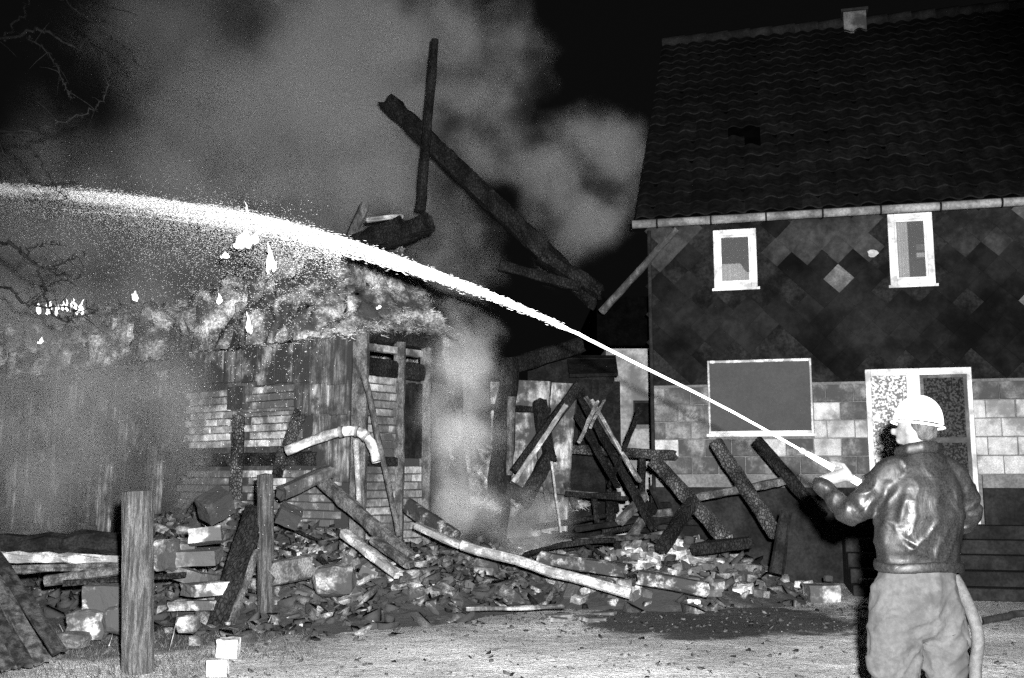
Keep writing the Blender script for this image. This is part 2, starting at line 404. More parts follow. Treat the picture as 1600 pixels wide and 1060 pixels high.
# hollow blocks
bh, bw = .245, .365
bmeshes = {k: [bev_mesh('block_%s' % k, bw - .012, .05, bh - .012, .008, M[k], .0022, s) for s in range(3)] for k in ('block', 'block_stained')}
half = {k: bev_mesh('half_block_%s' % k, bw / 2 - .012, .05, bh - .012, .008, M[k], .002, 9) for k in ('block', 'block_stained')}
row = 0; z = PLZ + bh / 2 + .004
nb = 0
while z < MIDZ + .02:
    off = 0 if row % 2 else bw / 2
    u = bw / 2 - off + .005
    while u < 7.2:
        segs = [(u - bw / 2, u + bw / 2)]
        for (a, b, c, d) in openings:
            if c - .06 < z < d + .06:
                out = []
                for s0, s1 in segs:
                    if s1 <= a or s0 >= b: out.append((s0, s1)); continue
                    if s0 < a: out.append((s0, a))
                    if s1 > b: out.append((b, s1))
                segs = out
        for s0, s1 in segs:
            if s0 < 0: s0 = 0
            wd = s1 - s0
            if wd < .05: continue
            cu = (s0 + s1) / 2
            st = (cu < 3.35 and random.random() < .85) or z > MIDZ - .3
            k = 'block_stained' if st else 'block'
            me = random.choice(bmeshes[k]); sx = wd / bw
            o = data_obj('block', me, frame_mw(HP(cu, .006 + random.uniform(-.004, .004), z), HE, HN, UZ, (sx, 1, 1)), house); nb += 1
        u += bw
    row += 1; z += bh
# diamond shingles on the upper storey
D = .205
shm = {k: bev_mesh('shingle_' + k, .30, .012, .30, .002, M['shingle_' + k], .003, 5) for k in ('soot', 'grey', 'light')}
rot45 = Matrix.Rotation(R(45), 4, 'Y')
j = 0; z = MIDZ + .215
while z < EAVE - .06:
    i = 0; u = .16 + (D if j % 2 else 0)
    while u < 7.0:
        px_ok = True
        for (a, b, c, d) in openings:
            if a - .17 < u < b + .17 and c - .17 < z < d + .17: px_ok = False
        t = (z - MIDZ) / (EAVE - MIDZ); n = mnoise.noise(Vector((u * .9, z * 1.3, 4.0)))
        light = .0
        if t > .76: light = .0
        if u > 4.9: light = max(light, .55 + .5 * n - (.9 if abs(u - 5.35) + abs(z - (w2z + .2)) < .5 else 0))
        if 2.2 < u < 3.9 and .45 < t < .75: light = max(light, .02 + n * .35)
        r = random.random()
        k = 'light' if r < light * .55 else ('grey' if r < light + (.95 if t > .76 else .0) else 'soot')
        if px_ok and random.random() > .06:
            e = Euler((R(-3 + random.uniform(-2, 2)), 0, R(random.uniform(-2, 2)))).to_matrix().to_4x4()
            data_obj('shingle', shm[k], frame_mw(HP(u, -.004 - .006 * (j % 2), z), HE, HN, UZ) @ e @ rot45, house)
        u += 2 * D
    j += 1; z += D
# cement surround strips that close the gaps at the window edges
def window(a, b, z0, z1, fr, kind):
    win = hbox('window', a - .03, b + .03, -.05, -.022, z0 - .035, z0, M['white_paint'])       # outer sill
    for (u0, u1, q0, q1) in ((a, a + fr, z0, z1), (b - fr, b, z0, z1), (a + fr, b - fr, z0, z0 + fr), (a + fr, b - fr, z1 - fr, z1)):
        hbox('frame', u0, u1, -.028, .07, q0 + .001, q1, M['white_paint'], win, .006)
    i0, i1, q0, q1 = a + fr, b - fr, z0 + fr, z1 - fr
    s = .025
    for (u0, u1, k0, k1) in ((i0, i0 + s, q0, q1), (i1 - s, i1, q0, q1), (i0 + s, i1 - s, q0, q0 + s), (i0 + s, i1 - s, q1 - s, q1)):
        hbox('sash', u0, u1, .0, .05, k0 + .001, k1, M['zinc'] if kind == 1 else M['white_paint'], win)
    hbox('pane', i0 + s, i1 - s, .02, .024, q0 + s, q1 - s, M['glass'], win)
    return win, (i0, i1, q0, q1)
def curtain(win, pts_u, z0, z1fun, v):
    V = []; F = []; n = len(pts_u)
    for i, u in enumerate(pts_u):
        vv = v + .02 * math.sin(i * 1.9)
        V += [HP(u, vv, z0), HP(u, vv, z1fun(u))]
    F = [(2 * i, 2 * i + 2, 2 * i + 3, 2 * i + 1) for i in range(n - 1)]
    return mesh_obj('curtain', V, F, M['curtain'], win, True)
win, (i0, i1, q0, q1) = window(w1a, w1b, w1z, w1t, .085, 0)
curtain(win, np.linspace(i0, i1, 24).tolist(), q0, lambda u: q0 + (.30 if u < i0 + .28 else .17 + max(0, (i0 + .36 - u)) * 1.6), .14)
hbox('interior_shelf', i0, i1, .2, .32, q0 + .13, q0 + .15, M['cement'], win)
win, (i0, i1, q0, q1) = window(w2a, w2b, w2z, w2t, .085, 0)
curtain(win, np.linspace(i0, i0 + (i1 - i0) * .46, 20).tolist(), q0, lambda u: q1, .14)
hbox('interior_shelf', i0 + .3, i1, .2, .3, q0 + .34, q0 + .40, M['curtain'], win)
hbox('interior_shelf', i0 + .3, i1, .2, .3, q0 + .44, q0 + .52, M['cement'], win)
# ground-floor window with the roller shutter down
win = hbox('window', lwa - .03, lwb + .03, -.06, -.02, lwz - .04, lwz, M['white_paint'])
for (u0, u1, k0, k1) in ((lwa, lwa + .03, lwz, lwt), (lwb - .03, lwb, lwz, lwt), (lwa + .03, lwb - .03, lwz, lwz + .04), (lwa + .03, lwb - .03, lwt - .04, lwt)):
    hbox('frame', u0, u1, -.022, .06, k0 + .001, k1, M['white_paint'] if k1 < lwz + .1 else M['pipe'], win, .005)
hbox('roller_blind', lwa + .03, lwb - .03, .012, .03, lwz + .046, lwt - .04, M['blind'], win)
# front door: frosted side light, dark ornamental glass leaf
door = hbox('door', da, db, .07, .10, dz - .04, dz, M['cement'])
mid = hpx(1416, 600)[0]; mid2 = hpx(1437, 600)[0]
for (u0, u1) in ((da, da + .07), (mid, mid2), (db - .06, db)):
    hbox('door_frame', u0, u1, -.03, .09, dz + .001, dt, M['white_paint'], door, .006)
hbox('door_frame', da + .07, mid, -.028, .088, dt - .09, dt - .001, M['white_paint'], door)
hbox('door_frame', mid2, db - .06, -.028, .088, dt - .09, dt - .001, M['white_paint'], door)
hbox('door_frame', da + .07, mid, -.02, .08, dz + .002, dz + .3, M['white_paint'], door)
hbox('side_light', da + .07, mid, .03, .045, dz + .3, dt - .09, M['frosted'], door)
for (k0, k1) in ((dz + .01, dz + .62), (dz + 1.06, dz + 1.13), (dt - .13, dt - .09)):
    hbox('door_rail', mid2, db - .06, .01, .05, k0, k1, M['shingle_light'], door)
hbox('door_rail', mid2, mid2 + .05, .012, .052, dz + .62, dt - .13, M['shingle_light'], door); hbox('door_rail', db - .10, db - .06, .012, .052, dz + .62, dt - .13, M['shingle_light'], door)
hbox('door_glass', mid2 + .05, db - .10, .025, .035, dz + .62, dt - .13, M['door_glass'], door)
# roof: deck, tiles, ridge, gutter, chimney
RD = 4.6; rz = P(1045, 68, H0.y + HN.y * RD - .2)
RIDGE = hpx(1045, 70, RD)[1]
OV = .34
ul = -0.13
slope = Vector((0, 0, 0)); sd_ = (HN * (RD + OV) + UZ * (RIDGE - (EAVE + .02)))
SL = sd_.length; sdir = sd_.normalized(); snor = HE.cross(sdir).normalized()
E0 = HP(ul, -OV, EAVE + .02)
def RP(u, s, h): return E0 + HE * u + sdir * s + snor * h
RL = HL + .3
pts = [RP(*p) for p in box_pts(0, RL, 0, SL, -.14, -.012)]
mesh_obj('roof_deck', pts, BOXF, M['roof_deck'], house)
bx_ = [HP(ul, RD + .02, RIDGE), HP(ul + RL, RD + .02, RIDGE), HP(ul + RL, 2 * RD + OV, EAVE), HP(ul, 2 * RD + OV, EAVE)]
mesh_obj('rear_roof', [p - UZ * .1 for p in bx_] + bx_, BOXF, M['roof_deck'], house)
gm = [HP(.02, .3, EAVE), HP(.02, 2 * RD - .2, EAVE), HP(.02, RD, RIDGE - .2)]
mesh_obj('gable_top', gm + [p + HE * .2 for p in gm], [(0, 1, 2), (5, 4, 3), (0, 3, 4, 1), (1, 4, 5, 2), (2, 5, 3, 0)], M['sooty_wall'], house)
tw, tl = .255, .345
def tile_mesh():
    V = []; F = []; n = 8
    for si, s in enumerate((0, tl + .06)):
        for i in range(n + 1):
            t = i / n; h = .022 * math.sin(t * math.pi * 2 - .6) + .012
            V.append(((t - .5) * (tw + .012), s, h + .028 - .034 * si)); V.append(((t - .5) * (tw + .012), s, h + .008 - .034 * si))
    q = 2 * (n + 1)
    for i in range(n):
        F.append((2 * i, 2 * i + 2, q + 2 * i + 2, q + 2 * i)); F.append((2 * i, 2 * i + 1, 2 * i + 3, 2 * i + 2))
    F.append((0, q, q + 1, 1)); F.append((2 * n, 2 * n + 1, q + 2 * n + 1, q + 2 * n))
    me = bpy.data.meshes.new('roof_tile'); me.from_pydata(V, [], F); me.update(); me.materials.append(M['roof_tile']); return me
tme = tile_mesh(); tv = np.array([v.co[:] for v in tme.vertices]); tf = [tuple(p.vertices) for p in tme.polygons]
sv = []; sf = []; cnt = 0
for r_ in range(int(SL / tl) + 1):
    for c_ in range(int(RL / tw)):
        u = (c_ + .5) * tw; s = r_ * tl - .02
        if s + tl > SL + .1: continue
        if (r_, c_) in ((7, 5), (7, 6), (6, 6)): continue
        ra, rb, rc = random.uniform(-.01, .01), random.uniform(-.015, .015), random.uniform(-.006, .006)
        seen = RP(u, s, 0); pxx = CX + FPX * seen.x / (seen.y)
        ex = (HE + sdir * ra).normalized(); ey = (sdir - HE * ra + snor * rb).normalized(); ez = ex.cross(ey)
        mw = frame_mw(RP(u, s, rc), ex, ey, ez)
        if pxx < 1640 and cnt < 290 and r_ < 13:
            data_obj('roof_tile', tme, mw, house); cnt += 1
        else:
            k = len(sv); sv += [mw @ Vector(v) for v in tv]; sf += [tuple(i + k for i in f) for f in tf]
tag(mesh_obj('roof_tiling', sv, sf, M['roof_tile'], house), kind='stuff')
n_ = 26
for k in range(n_):                                                       # ridge tiles
    u0 = k * RL / n_; p0 = RP(u0, SL + .02, .03); p1 = RP(u0 + RL / n_ + .03, SL + .02, .05)
    tube('ridge_tile', [p0, p1], [.10, .115], M['plinth'], house, 10)
gut = tube('gutter', [RP(-.05, -.09, -.04), RP(RL, -.09, -.05)], .06, M['zinc'], house, 10)
for k in range(14):
    p = RP(.3 + k * .75, -.09, -.04); tube('gutter_bracket', [p - HE * .012, p + HE * .012], .07, M['steel_dark'], gut, 10)
tube('downpipe', [HP(.02, -.07, EAVE - .1), HP(.02, -.07, 0.1)], .028, M['plinth'], house, 8)
u_, z_ = hpx(1333, 20, RD)
ch = hbox('chimney', u_ - .2, u_ + .2, RD - .25, RD + .25, RIDGE - .4, RIDGE + .17, M['shingle_light'])
hbox('chimney_cap', u_ - .24, u_ + .24, RD - .29, RD + .29, RIDGE + .17, RIDGE + .22, M['shingle_grey'], ch)
u_, z_ = hpx(1363, 397); pl = mesh_obj('plaster_patch', [HP(u_ + .07 * math.cos(a) * (1 + .25 * math.sin(3 * a + 1)), v_, z_ + .055 * math.sin(a)) for v_ in (.0, -.035) for a in np.linspace(0, 2 * math.pi, 11)[:-1]], [tuple(range(10)), tuple(range(10, 20))[::-1]] + [(i, (i + 1) % 10, 10 + (i + 1) % 10, 10 + i) for i in range(10)], M['white_render'], house)
# stone steps in front of the door, dark with soot
st = thing('door_steps', HP((da + db) / 2 + .6, -.9, 0), 'wide soot-dark stone steps leading up to the house door', 'steps')
stm = M['plank_dark']
for k in range(5):
    z1 = .16 * (5 - k); o = hbox('step', da - .4, HL - 1.0, -.07 - .30 * (k + 1), -.07 - .30 * k, 0.0, z1 - .005 * k, M['plinth'], None)
    setpar(o, st); md = o.modifiers.new('b', 'BEVEL'); md.width = .015; md.segments = 2

# whitewashed outbuilding far behind, between barn and house
FB = thing('whitewashed_cottage', P(1000, 760, 17), 'small whitewashed cottage seen through the gap behind the house corner', 'house')
FB.location.z = 0
def fbx(name, x0, x1, py0, py1, y0, y1, m, par=FB):
    a = P(x0, py1, 17); b = P(x1, py0, 17); pts = box_pts(a.x, b.x, 17 + y0, 17 + y1, max(a.z, 0) if py1 < 790 else 0, b.z)
    return mesh_obj(name, pts, BOXF, m, par)
fbx('wall', 950, 988, 545, 800, 0, 3, M['white_render']); fbx('wall', 1026, 1120, 545, 800, 0.001, 3.001, M['white_render'])
fbx('wall', 988, 1026, 545, 626, 0.002, 3, M['white_render']); fbx('wall', 988, 1026, 670, 800, 0.002, 3, M['white_render'])
wn = fbx('window', 988, 1026, 664, 670, -.05, .2, M['cement'])
fbx('frame', 988, 992, 626, 664, .05, .12, M['shingle_grey'], wn); fbx('frame', 992, 1026, 626, 630, .05, .12, M['shingle_grey'], wn)
fbx('pane', 992, 1026, 630, 664, .13, .2, M['steel_dark'], wn)
fbx('roof', 930, 1130, 470, 545, -.4, 3.4, M['roof_deck'])

#@@BARN
# ------------------------------------------------------------------ the burned barn
BA = R(38)
BX = Vector((-math.cos(BA), math.sin(BA), 0)); BY = Vector((math.sin(BA), math.cos(BA), 0))   # along the long wall, along the gable
C0 = P(558, 744, 12.0); C0.z = 0
NL = -BY; NG = -BX                                                          # outward normals of long wall and gable
barn = thing('burned_barn', C0, 'burned timber-framed barn with whitewashed brick wall and collapsed smouldering roof', 'barn')
def BP(u, v, z): return C0 + BX * u + BY * v + UZ * z                       # u along long wall, v along gable
def lpx(px, py, out=0.0):
    p = onplane(px, py, C0 + NL * out, NL); return (p - C0).dot(BX), p.z
def gpx(px, py, out=0.0):
    p = onplane(px, py, C0 + NG * out, NG); return (p - C0).dot(BY), p.z
def bbox(name, u0, u1, v0, v1, z0, z1, m, parent=barn, bev=0.0):
    pts = [BP(*p) for p in box_pts(u0, u1, v0, v1, z0, z1)]; o0 = BP(u0, v0, z0)
    F = [f[::-1] for f in BOXF]
    o = mesh_obj(name, [p - o0 for p in pts], F, m); o.location = o0; setpar(o, parent)
    if bev:
        md = o.modifiers.new('b', 'BEVEL'); md.width = bev; md.segments = 1
    return o
BTOP = lpx(556, 512)[1]
bbox('wall', .15, 14, .06, .26, 0, BTOP - .1, M['dark_mortar'])
bbox('gable_wall', .06, .26, .15, 1.72, 0, BTOP - .35, M['dark_mortar'])
bbox('back_wall', .3, 14, 4.2, 4.4, 0, BTOP - .3, M['char_dull'])
# posts and rails
beam('corner_post', BP(.02, .04, 0), BP(.02, .04, BTOP + .05), .20, .20, M['burnt_wood'], barn, .008)
beam('wall_plate', BP(.1, .12, BTOP), BP(13.5, .12, BTOP - .05), .2, .2, M['char'], barn)
beam('gable_plate', BP(.12, .12, BTOP - .03), BP(.12, 1.75, BTOP - .03), .22, .24, M['char'], barn)
a = gpx(600, 575); beam('lintel', BP(.10, .12, a[1]), BP(.10, 1.75, a[1]), .22, .24, M['char'], barn)
for px in (626, 668):
    v_, _ = gpx(px, 640); beam('stud', BP(.03, v_, 0), BP(.03, v_, BTOP - .15), .15, .14, M['burnt_wood'], barn)
a = gpx(600, 722); beam('rail', BP(.04, .12, a[1]), BP(.04, gpx(626, 700)[0], a[1]), .12, .13, M['char'], barn)
# bricks
bs, bc = .25, .10
brk = [bev_mesh('brick_a%d' % s, bs - .014, .09, bc - .013, .006, M['whitewashed_brick'], .003, s) for s in range(3)]
brg = [bev_mesh('brick_b%d' % s, bs - .014, .09, bc - .013, .006, M['brick'], .003, s + 5) for s in range(3)]
uL0, uL1 = .45, lpx(292, 680)[0]
zbt = lpx(420, 603)[1]; bandz = lpx(400, 718)[1]
post_u = lpx(371, 660)[0]
nbk = 0; r_ = 0; z = .75
while z < zbt:
    u = uL0 + (bs / 2 if r_ % 2 else 0)
    ln = uL1 + .25 * mnoise.noise(Vector((r_ * .7, 0, 0)))
    while u < ln:
        if abs(z - bandz) > .13 and abs(u - post_u) > .2 and not (u < lpx(463, 650)[0] and z > bandz):
            data_obj('brick', random.choice(brk), frame_mw(BP(u, .045 + random.uniform(-.012, .008), z), -BX, BY, UZ), barn); nbk += 1
        u += bs
    z += bc; r_ += 1
r_ = 0; z = .5
gst = gpx(626, 640)[0]; gst2 = gpx(668, 640)[0]; lz = gpx(600, 575)[1]; rz2 = gpx(600, 722)[1]
while z < BTOP - .2:
    for (v0, v1) in ((.16, gst - .08), (gst + .09, gst2 - .09)):
        v = v0 - (bs / 2 if r_ % 2 else 0)
        while v < v1:
            a0, a1 = max(v, v0), min(v + bs, v1)
            door_hole = v0 > gst and rz2 < z < lz
            if a1 - a0 > .05 and abs(z - lz) > .15 and not (v0 < gst and abs(z - rz2) < .09) and not door_hole:
                data_obj('brick', random.choice(brg), frame_mw(BP(.04 + random.uniform(-.008, .01), (a0 + a1) / 2, z), BY, BX, UZ, ((a1 - a0) / bs, 1, 1)), barn); nbk += 1
            v += bs
    z += bc; r_ += 1
# plank door in the gable
for k in range(5):
    v0 = gst + .09 + k * (gst2 - gst - .18) / 5; v1 = v0 + (gst2 - gst - .18) / 5 - .008
    bbox('door_plank', .0, .03, v0, v1, rz2 + .05, lz - .14 - random.uniform(0, .05), M['char_dull'])
# wall sheets: shingled upright boards in tiers
edges = [270, 300, 330, 357, 383, 408, 436, 463, 491, 519, 549]
for a, b in zip(edges, edges[1:]):
    u1, _ = lpx(a, 560); u0, _ = lpx(b, 560)
    zt = BTOP - .05; zb = lpx((a + b) / 2, 600 + random.uniform(-4, 3))[1]
    th = .03; dv = random.uniform(0, .035)
    bbox('wall_board', u0 + .008, u1 - .006, -.055 - dv, -.025 - dv, zb, zt - random.uniform(0, .06), M['board'], bev=.008)
    if a >= 463:
        z2 = lpx((a + b) / 2, 651 + random.uniform(-5, 5))[1]
        bbox('wall_board', u0 + .014, u1 - .01, -.032 - dv * .4, -.004, z2, zb + .06, M['board'], bev=.008)
        z3 = lpx((a + b) / 2, 752 + random.uniform(-6, 10))[1]
        if a >= 491: bbox('wall_board', u0 + .01, u1 - .014, -.012, .02, z3, z2 + .05, M['board'], bev=.008)
u1, _ = lpx(357, 620); u0, _ = lpx(383, 620)
bbox('wall_board', u0, u1, -.03, .0, lpx(370, 640)[1], lpx(370, 604)[1] - .005, M['board'], bev=.01)
x = -0
while True:                                                                # boards on the smoke-veiled far end
    u0 = lpx(270, 600)[0] + .1 + x
    if u0 > 12.5: break
    wd = random.uniform(.24, .36)
    bbox('wall_board', u0, u0 + wd - .02, -.06 - random.uniform(0, .04), -.02, .3 + random.uniform(0, .5), BTOP - random.uniform(.05, .5), M['board'], bev=.008); x += wd
# charred frame pieces in the brick wall
beam('charred_post', BP(post_u, .03, .6), BP(post_u, .03, lpx(371, 652)[1]), .18, .13, M['char_scaled'], barn, .01)
beam('charred_rail', BP(lpx(495, 718)[0], .0, bandz), BP(post_u - .10, .0, bandz), .10, .17, M['char_scaled'], barn, .01)
beam('charred_rail', BP(post_u + .10, .0, bandz), BP(lpx(303, 718)[0], .0, bandz), .10, .17, M['char_scaled'], barn, .01)
p = lpx(474, 645); q = lpx(454, 696); beam('charred_brace', BP(p[0], -.04, p[1]), BP(q[0], -.04, q[1]), .12, .16, M['char_scaled'], barn, .01)
p = lpx(448, 702); q = lpx(438, 744); beam('charred_brace', BP(p[0], -.06, p[1]), BP(q[0], -.06, q[1]), .10, .13, M['char_scaled'], barn, .01)
bbox('ledge', lpx(463, 640)[0], lpx(388, 640)[0], -.10, -.004, lpx(420, 644)[1], lpx(420, 639)[1], M['whitewashed_brick'], bev=.01)

#@@HAY
# ------------------------------------------------------------------ hay and thatch heap on the collapsed roof
def hay_h(u, v):
    e = max(0, 1 - abs(v - 1.9) / 2.9)
    prof = np.interp(u, [-.5, 0, .6, 1.5, 2.6, 3.6, 4.6, 6.5, 8, 10, 12.5], [.0, .35, .95, 1.55, 1.75, 1.25, .9, .95, 1.05, .8, .4])
    h = prof * (1 - (1 - min(1, max(0, (v + .35) / 1.5))) ** 2.2) * (1 - max(0, (v - 2.6) / 2.6) ** 2)
    return h
NU, NV = 300, 90; V = []; F = []
for i in range(NU + 1):
    for j in range(NV + 1):
        u = -.35 + 13 * i / NU; v = -.30 + 4.9 * j / NV
        h = hay_h(u, v); am = min(1, h / .5 + .25)
        b1 = abs(mnoise.noise(Vector((u * 2.0, v * 2.0, 1)))); b2 = abs(mnoise.noise(Vector((u * 4.5, v * 4.5, 7)))); b3 = mnoise.noise(Vector((u * 13, v * 13, 2))); b4 = mnoise.noise(Vector((u * 28, v * 28, 5)))
        n = .42 * b1 + .26 * b2 + .06 * b3 + .035 * b4 - .12
        n2 = .42 * b1 + .26 * b2 + .07 * b3 + .04 * b4 - .12
        z = BTOP - .12 + h + n * am
        if j == 0: z = BTOP - .12 + .06 * mnoise.noise(Vector((u * 6, 0, 0)))
        if v > 1.55: z -= 2.2 * min(1, max(0, (v - 1.55) - (u - .2) * .55) / .45)
        V.append(BP(u + .1 * b3 * am, v - n2 * am * max(0, 1 - v / 1.6), z))
for i in range(NU):
    for j in range(NV):
        F.append((i * (NV + 1) + j, i * (NV + 1) + j + 1, (i + 1) * (NV + 1) + j + 1, (i + 1) * (NV + 1) + j))
hay = tag(mesh_obj('hay', V, F, M['straw'], None, True), 'smouldering grey hay and thatch heaped on the collapsed barn roof', 'hay', kind='stuff')
HV = np.array([v[:] for v in V])
def blades(name, pos, length, width, m, dirz=(-.5, .8), parent=None, droop=0.0):
    n = len(pos); a = rng.uniform(0, 2 * np.pi, n); dz = rng.uniform(dirz[0], dirz[1], n)
    d = np.stack([np.cos(a), np.sin(a), dz], 1); d /= np.linalg.norm(d, axis=1)[:, None]
    L_ = rng.uniform(.4, 1.0, n)[:, None] * length
    s = np.cross(d, rng.normal(size=(n, 3))); s /= np.linalg.norm(s, axis=1)[:, None]
    wd = rng.uniform(.5, 1.0, n)[:, None] * width
    V = np.concatenate([pos - s * wd, pos + s * wd, pos + d * L_], 0)
    F = np.stack([np.arange(n), np.arange(n) + n, np.arange(n) + 2 * n], 1)
    return np_mesh(name, V, F, m, parent)
idx = rng.integers(0, len(HV), 150000); pos = HV[idx] + rng.normal(size=(150000, 3)) * .025
so = blades('straw', pos, .12, .006, M['straw'], (-.8, .8), hay); so['kind'] = 'stuff'

#@@TIMBER
# ------------------------------------------------------------------ charred timbers above and beside the barn
def T(name, pa, pb, wpx, m, label, Y0, Y1=None, kind='beam', hpx_=None, cat='beam', grp=None, **kw):
    """one loose timber between two places; wpx is its thickness in picture pixels"""
    Y1 = Y0 if Y1 is None else Y1
    a = P(pa[0], pa[1], Y0); b = P(pb[0], pb[1], Y1); Ym = (Y0 + Y1) / 2; w_ = wpx * Ym / FPX
    if kind == 'log': o = logpole(name, a, b, w_ / 2, w_ / 2 * kw.pop('tp', .85), m, **kw)
    else: o = beam(name, a, b, w_, (hpx_ or wpx) * Ym / FPX, m, **kw)
    return tag(o, label, cat, grp)
T('charred_pole', (657, 330), (680, 62), 16, M['char'], 'tall charred pole standing upright in the smoke above the barn', 15.0, kind='log', cat='pole', tp=.8, jit=.12)
T('charred_rafter', (612, 165), (925, 465), 46, M['char'], 'long thick charred rafter slanting down through the smoke', 16.2, 15.6, hpx_=30, rough=.03)
T('charred_rafter', (540, 392), (628, 358), 34, M['char'], 'broken charred roof beam lying on top of the hay heap', 13.6, 13.3, hpx_=36, rough=.03)
T('charred_stub', (612, 372), (668, 348), 28, M['char'], 'short blackened beam end sticking out past the broken roof beam', 13.25, 12.9, hpx_=30, rough=.03)
T('burnt_pole', (548, 372), (572, 318), 14, M['burnt_wood'], 'smoking stub of pole with a charred knobbly tip above the hay', 13.9, kind='log', cat='pole', tp=1.2)
T('pale_lath', (575, 344), (628, 338), 7, M['pale_wood'], 'short pale lath lying above the broken roof beam', 13.5, 13.3, hpx_=6, cat='lath')
T('charred_plank', (783, 415), (905, 448), 9, M['char'], 'thin charred plank end jutting from the foot of the long rafter', 15.4, 15.0, hpx_=16, cat='plank')
T('charred_rafter', (850, 402), (935, 455), 40, M['char'], 'stubby charred beam crossing the foot of the long rafter', 15.2, hpx_=22, rough=.03)
T('leaning_pole', (940, 487), (1058, 358), 13, M['board'], 'grey pole propped against the gutter at the house corner', 14.6, 13.7, kind='log', cat='pole', tp=.8)
# gable end that still stands: charred post, sheets, braces
T('charred_post', (797, 562), (772, 872), 30, M['char'], 'thick charred round post standing beside the broken barn doors', 14.0, 13.7, kind='log', cat='post', tp=1.25, jit=.1, bend=.05)
T('thin_charred_pole', (800, 620), (795, 742), 14, M['burnt_wood'], 'thin half-burnt pole tied against the thick charred post', 13.75, kind='log', cat='pole')
T('charred_brace', (902, 606), (806, 735), 21, M['char'], 'charred diagonal brace across the broken barn doors', 13.6, 13.5, hpx_=17)
T('pale_lath', (884, 634), (800, 757), 9, M['pale_wood'], 'pale splintered lath beneath the charred diagonal brace', 13.4, 13.35, hpx_=7, cat='lath')
T('charred_beam', (858, 712), (818, 786), 22, M['char'], 'short charred beam hanging across the lower door sheets', 13.4, 13.3)
T('charred_beam', (796, 762), (830, 784), 20, M['char'], 'charred stub meeting the hanging beam at its lower end', 13.32, 13.28)
T('charred_beam', (843, 630), (858, 720), 20, M['char'], 'upright charred beam between the two door sheets', 13.75, 13.5)
T('thin_stick', (862, 722), (876, 832), 4, M['pale_wood'], 'thin pale stick leaning upright against the door sheet', 13.3, 13.2, kind='log', cat='stick')
T('thin_stick', (842, 700), (860, 805), 8, M['burnt_wood'], 'burnt thin plank leaning between the door sheets', 13.45, 13.4, cat='plank')
def sheet(name, pts, Y0, Y1, m, label, th=.04):
    """an upright warped board: outline given at its place, real thickness"""
    x0 = min(p[0] for p in pts); x1 = max(p[0] for p in pts)
    f = [P(p[0], p[1], Y0 + (Y1 - Y0) * (p[0] - x0) / (x1 - x0)) for p in pts]
    n = len(f); V = f + [p + Vector((.02, th, 0)) for p in f]
    F = [tuple(range(n))[::-1], tuple(range(n, 2 * n))] + [(i, (i + 1) % n, n + (i + 1) % n, n + i) for i in range(n)]
    o0 = f[0].copy(); o = mesh_obj(name, [v - o0 for v in V], F, m); o.location = o0
    return tag(o, label, 'door')
sheet('door_sheet', [(800, 594), (858, 596), (850, 790), (842, 838), (786, 842), (798, 700)], 14.1, 14.4, M['door_wood'], 'scorched pale barn door sheet with flaking paint behind the braces')
sheet('door_sheet', [(862, 598), (902, 600), (893, 690), (884, 838), (846, 832), (853, 730)], 14.2, 14.4, M['door_wood'], 'narrow scorched door board at the open end of the barn')
sheet('door_sheet', [(766, 597), (786, 597), (786, 690), (768, 690)], 14.6, 14.7, M['door_wood'], 'small scorched board showing between the smoke and charred post')
T('charred_rail', (766, 636), (858, 642), 9, M['char'], 'thin horizontal rail across the scorched door sheet', 13.95, 14.2, hpx_=9, cat='rail')
T('charred_eave', (800, 572), (905, 540), 20, M['char'], 'charred eave timber above the barn door sheets', 14.2, 14.8, hpx_=26)
# splintered laths fanning from the barn's open end
for k, (a, b, wd, mm, lab) in enumerate([((906, 618), (1022, 826), 13, 'char', 'long charred pole leaning down to the brick rubble'), ((916, 622), (1000, 752), 7, 'burnt_wood', 'burnt lath with a pale split edge in the leaning bundle'),
        ((925, 626), (992, 742), 5, 'pale_wood', 'palest splintered lath in the leaning bundle'), ((934, 628), (905, 690), 5, 'pale_wood', 'short splintered lath crossing the bundle top'),
        ((902, 650), (965, 760), 10, 'char', 'short charred lath under the leaning bundle'), ((944, 626), (922, 668), 4, 'pale_wood', 'tiny pale splinter at the bundle top'), ((952, 760), (1000, 640), 6, 'char', 'charred lath propped the other way behind the bundle')]):
    T('splintered_lath', a, b, wd, M[mm], lab, 13.6 - .06 * k, 12.6 - .06 * k, cat='lath', hpx_=wd * .7)
T('charred_beam', (880, 701), (1052, 712), 17, M['char_scaled'], 'level charred beam across the gap in front of the cottage', 14.9, 14.0, hpx_=15)
T('charred_post', (957, 690), (952, 842), 14, M['char'], 'dark upright post under the level charred beam', 14.9, cat='post')
T('charred_post', (1003, 716), (1004, 800), 10, M['char'], 'thin dark post end beneath the level charred beam', 14.5, cat='post')
hp_ = P(936, 745, 15.4)
hut = thing('burnt_shed', (hp_.x, 15.6, 0), 'black burnt plank shed standing behind the splintered laths', 'shed')
for k in range(6):
    a = P(904 + k * 11, 690, 15.4); b = P(904 + k * 11 + 10, 596, 15.4)
    o = mesh_obj('plank', box_pts(a.x, b.x, 15.4 + .02 * (k % 2), 15.45 + .02 * (k % 2), a.z - (0 if k < 5 else .3), b.z + random.uniform(-.05, .05)), BOXF, M['char_dull'], hut)
a = P(895, 860, 15.9); b = P(950, 560, 15.9)
mesh_obj('back_wall', box_pts(a.x - .7, b.x + .1, 15.9, 16.0, 0, b.z), BOXF, M['char_dull'], hut)
mesh_obj('roof', [P(890, 590, 15.2), P(966, 588, 15.2), P(962, 560, 16.1), P(885, 560, 16.1)] + [p + UZ * .05 for p in (P(890, 590, 15.2), P(966, 588, 15.2), P(962, 560, 16.1), P(885, 560, 16.1))], BOXF, M['char_dull'], hut)
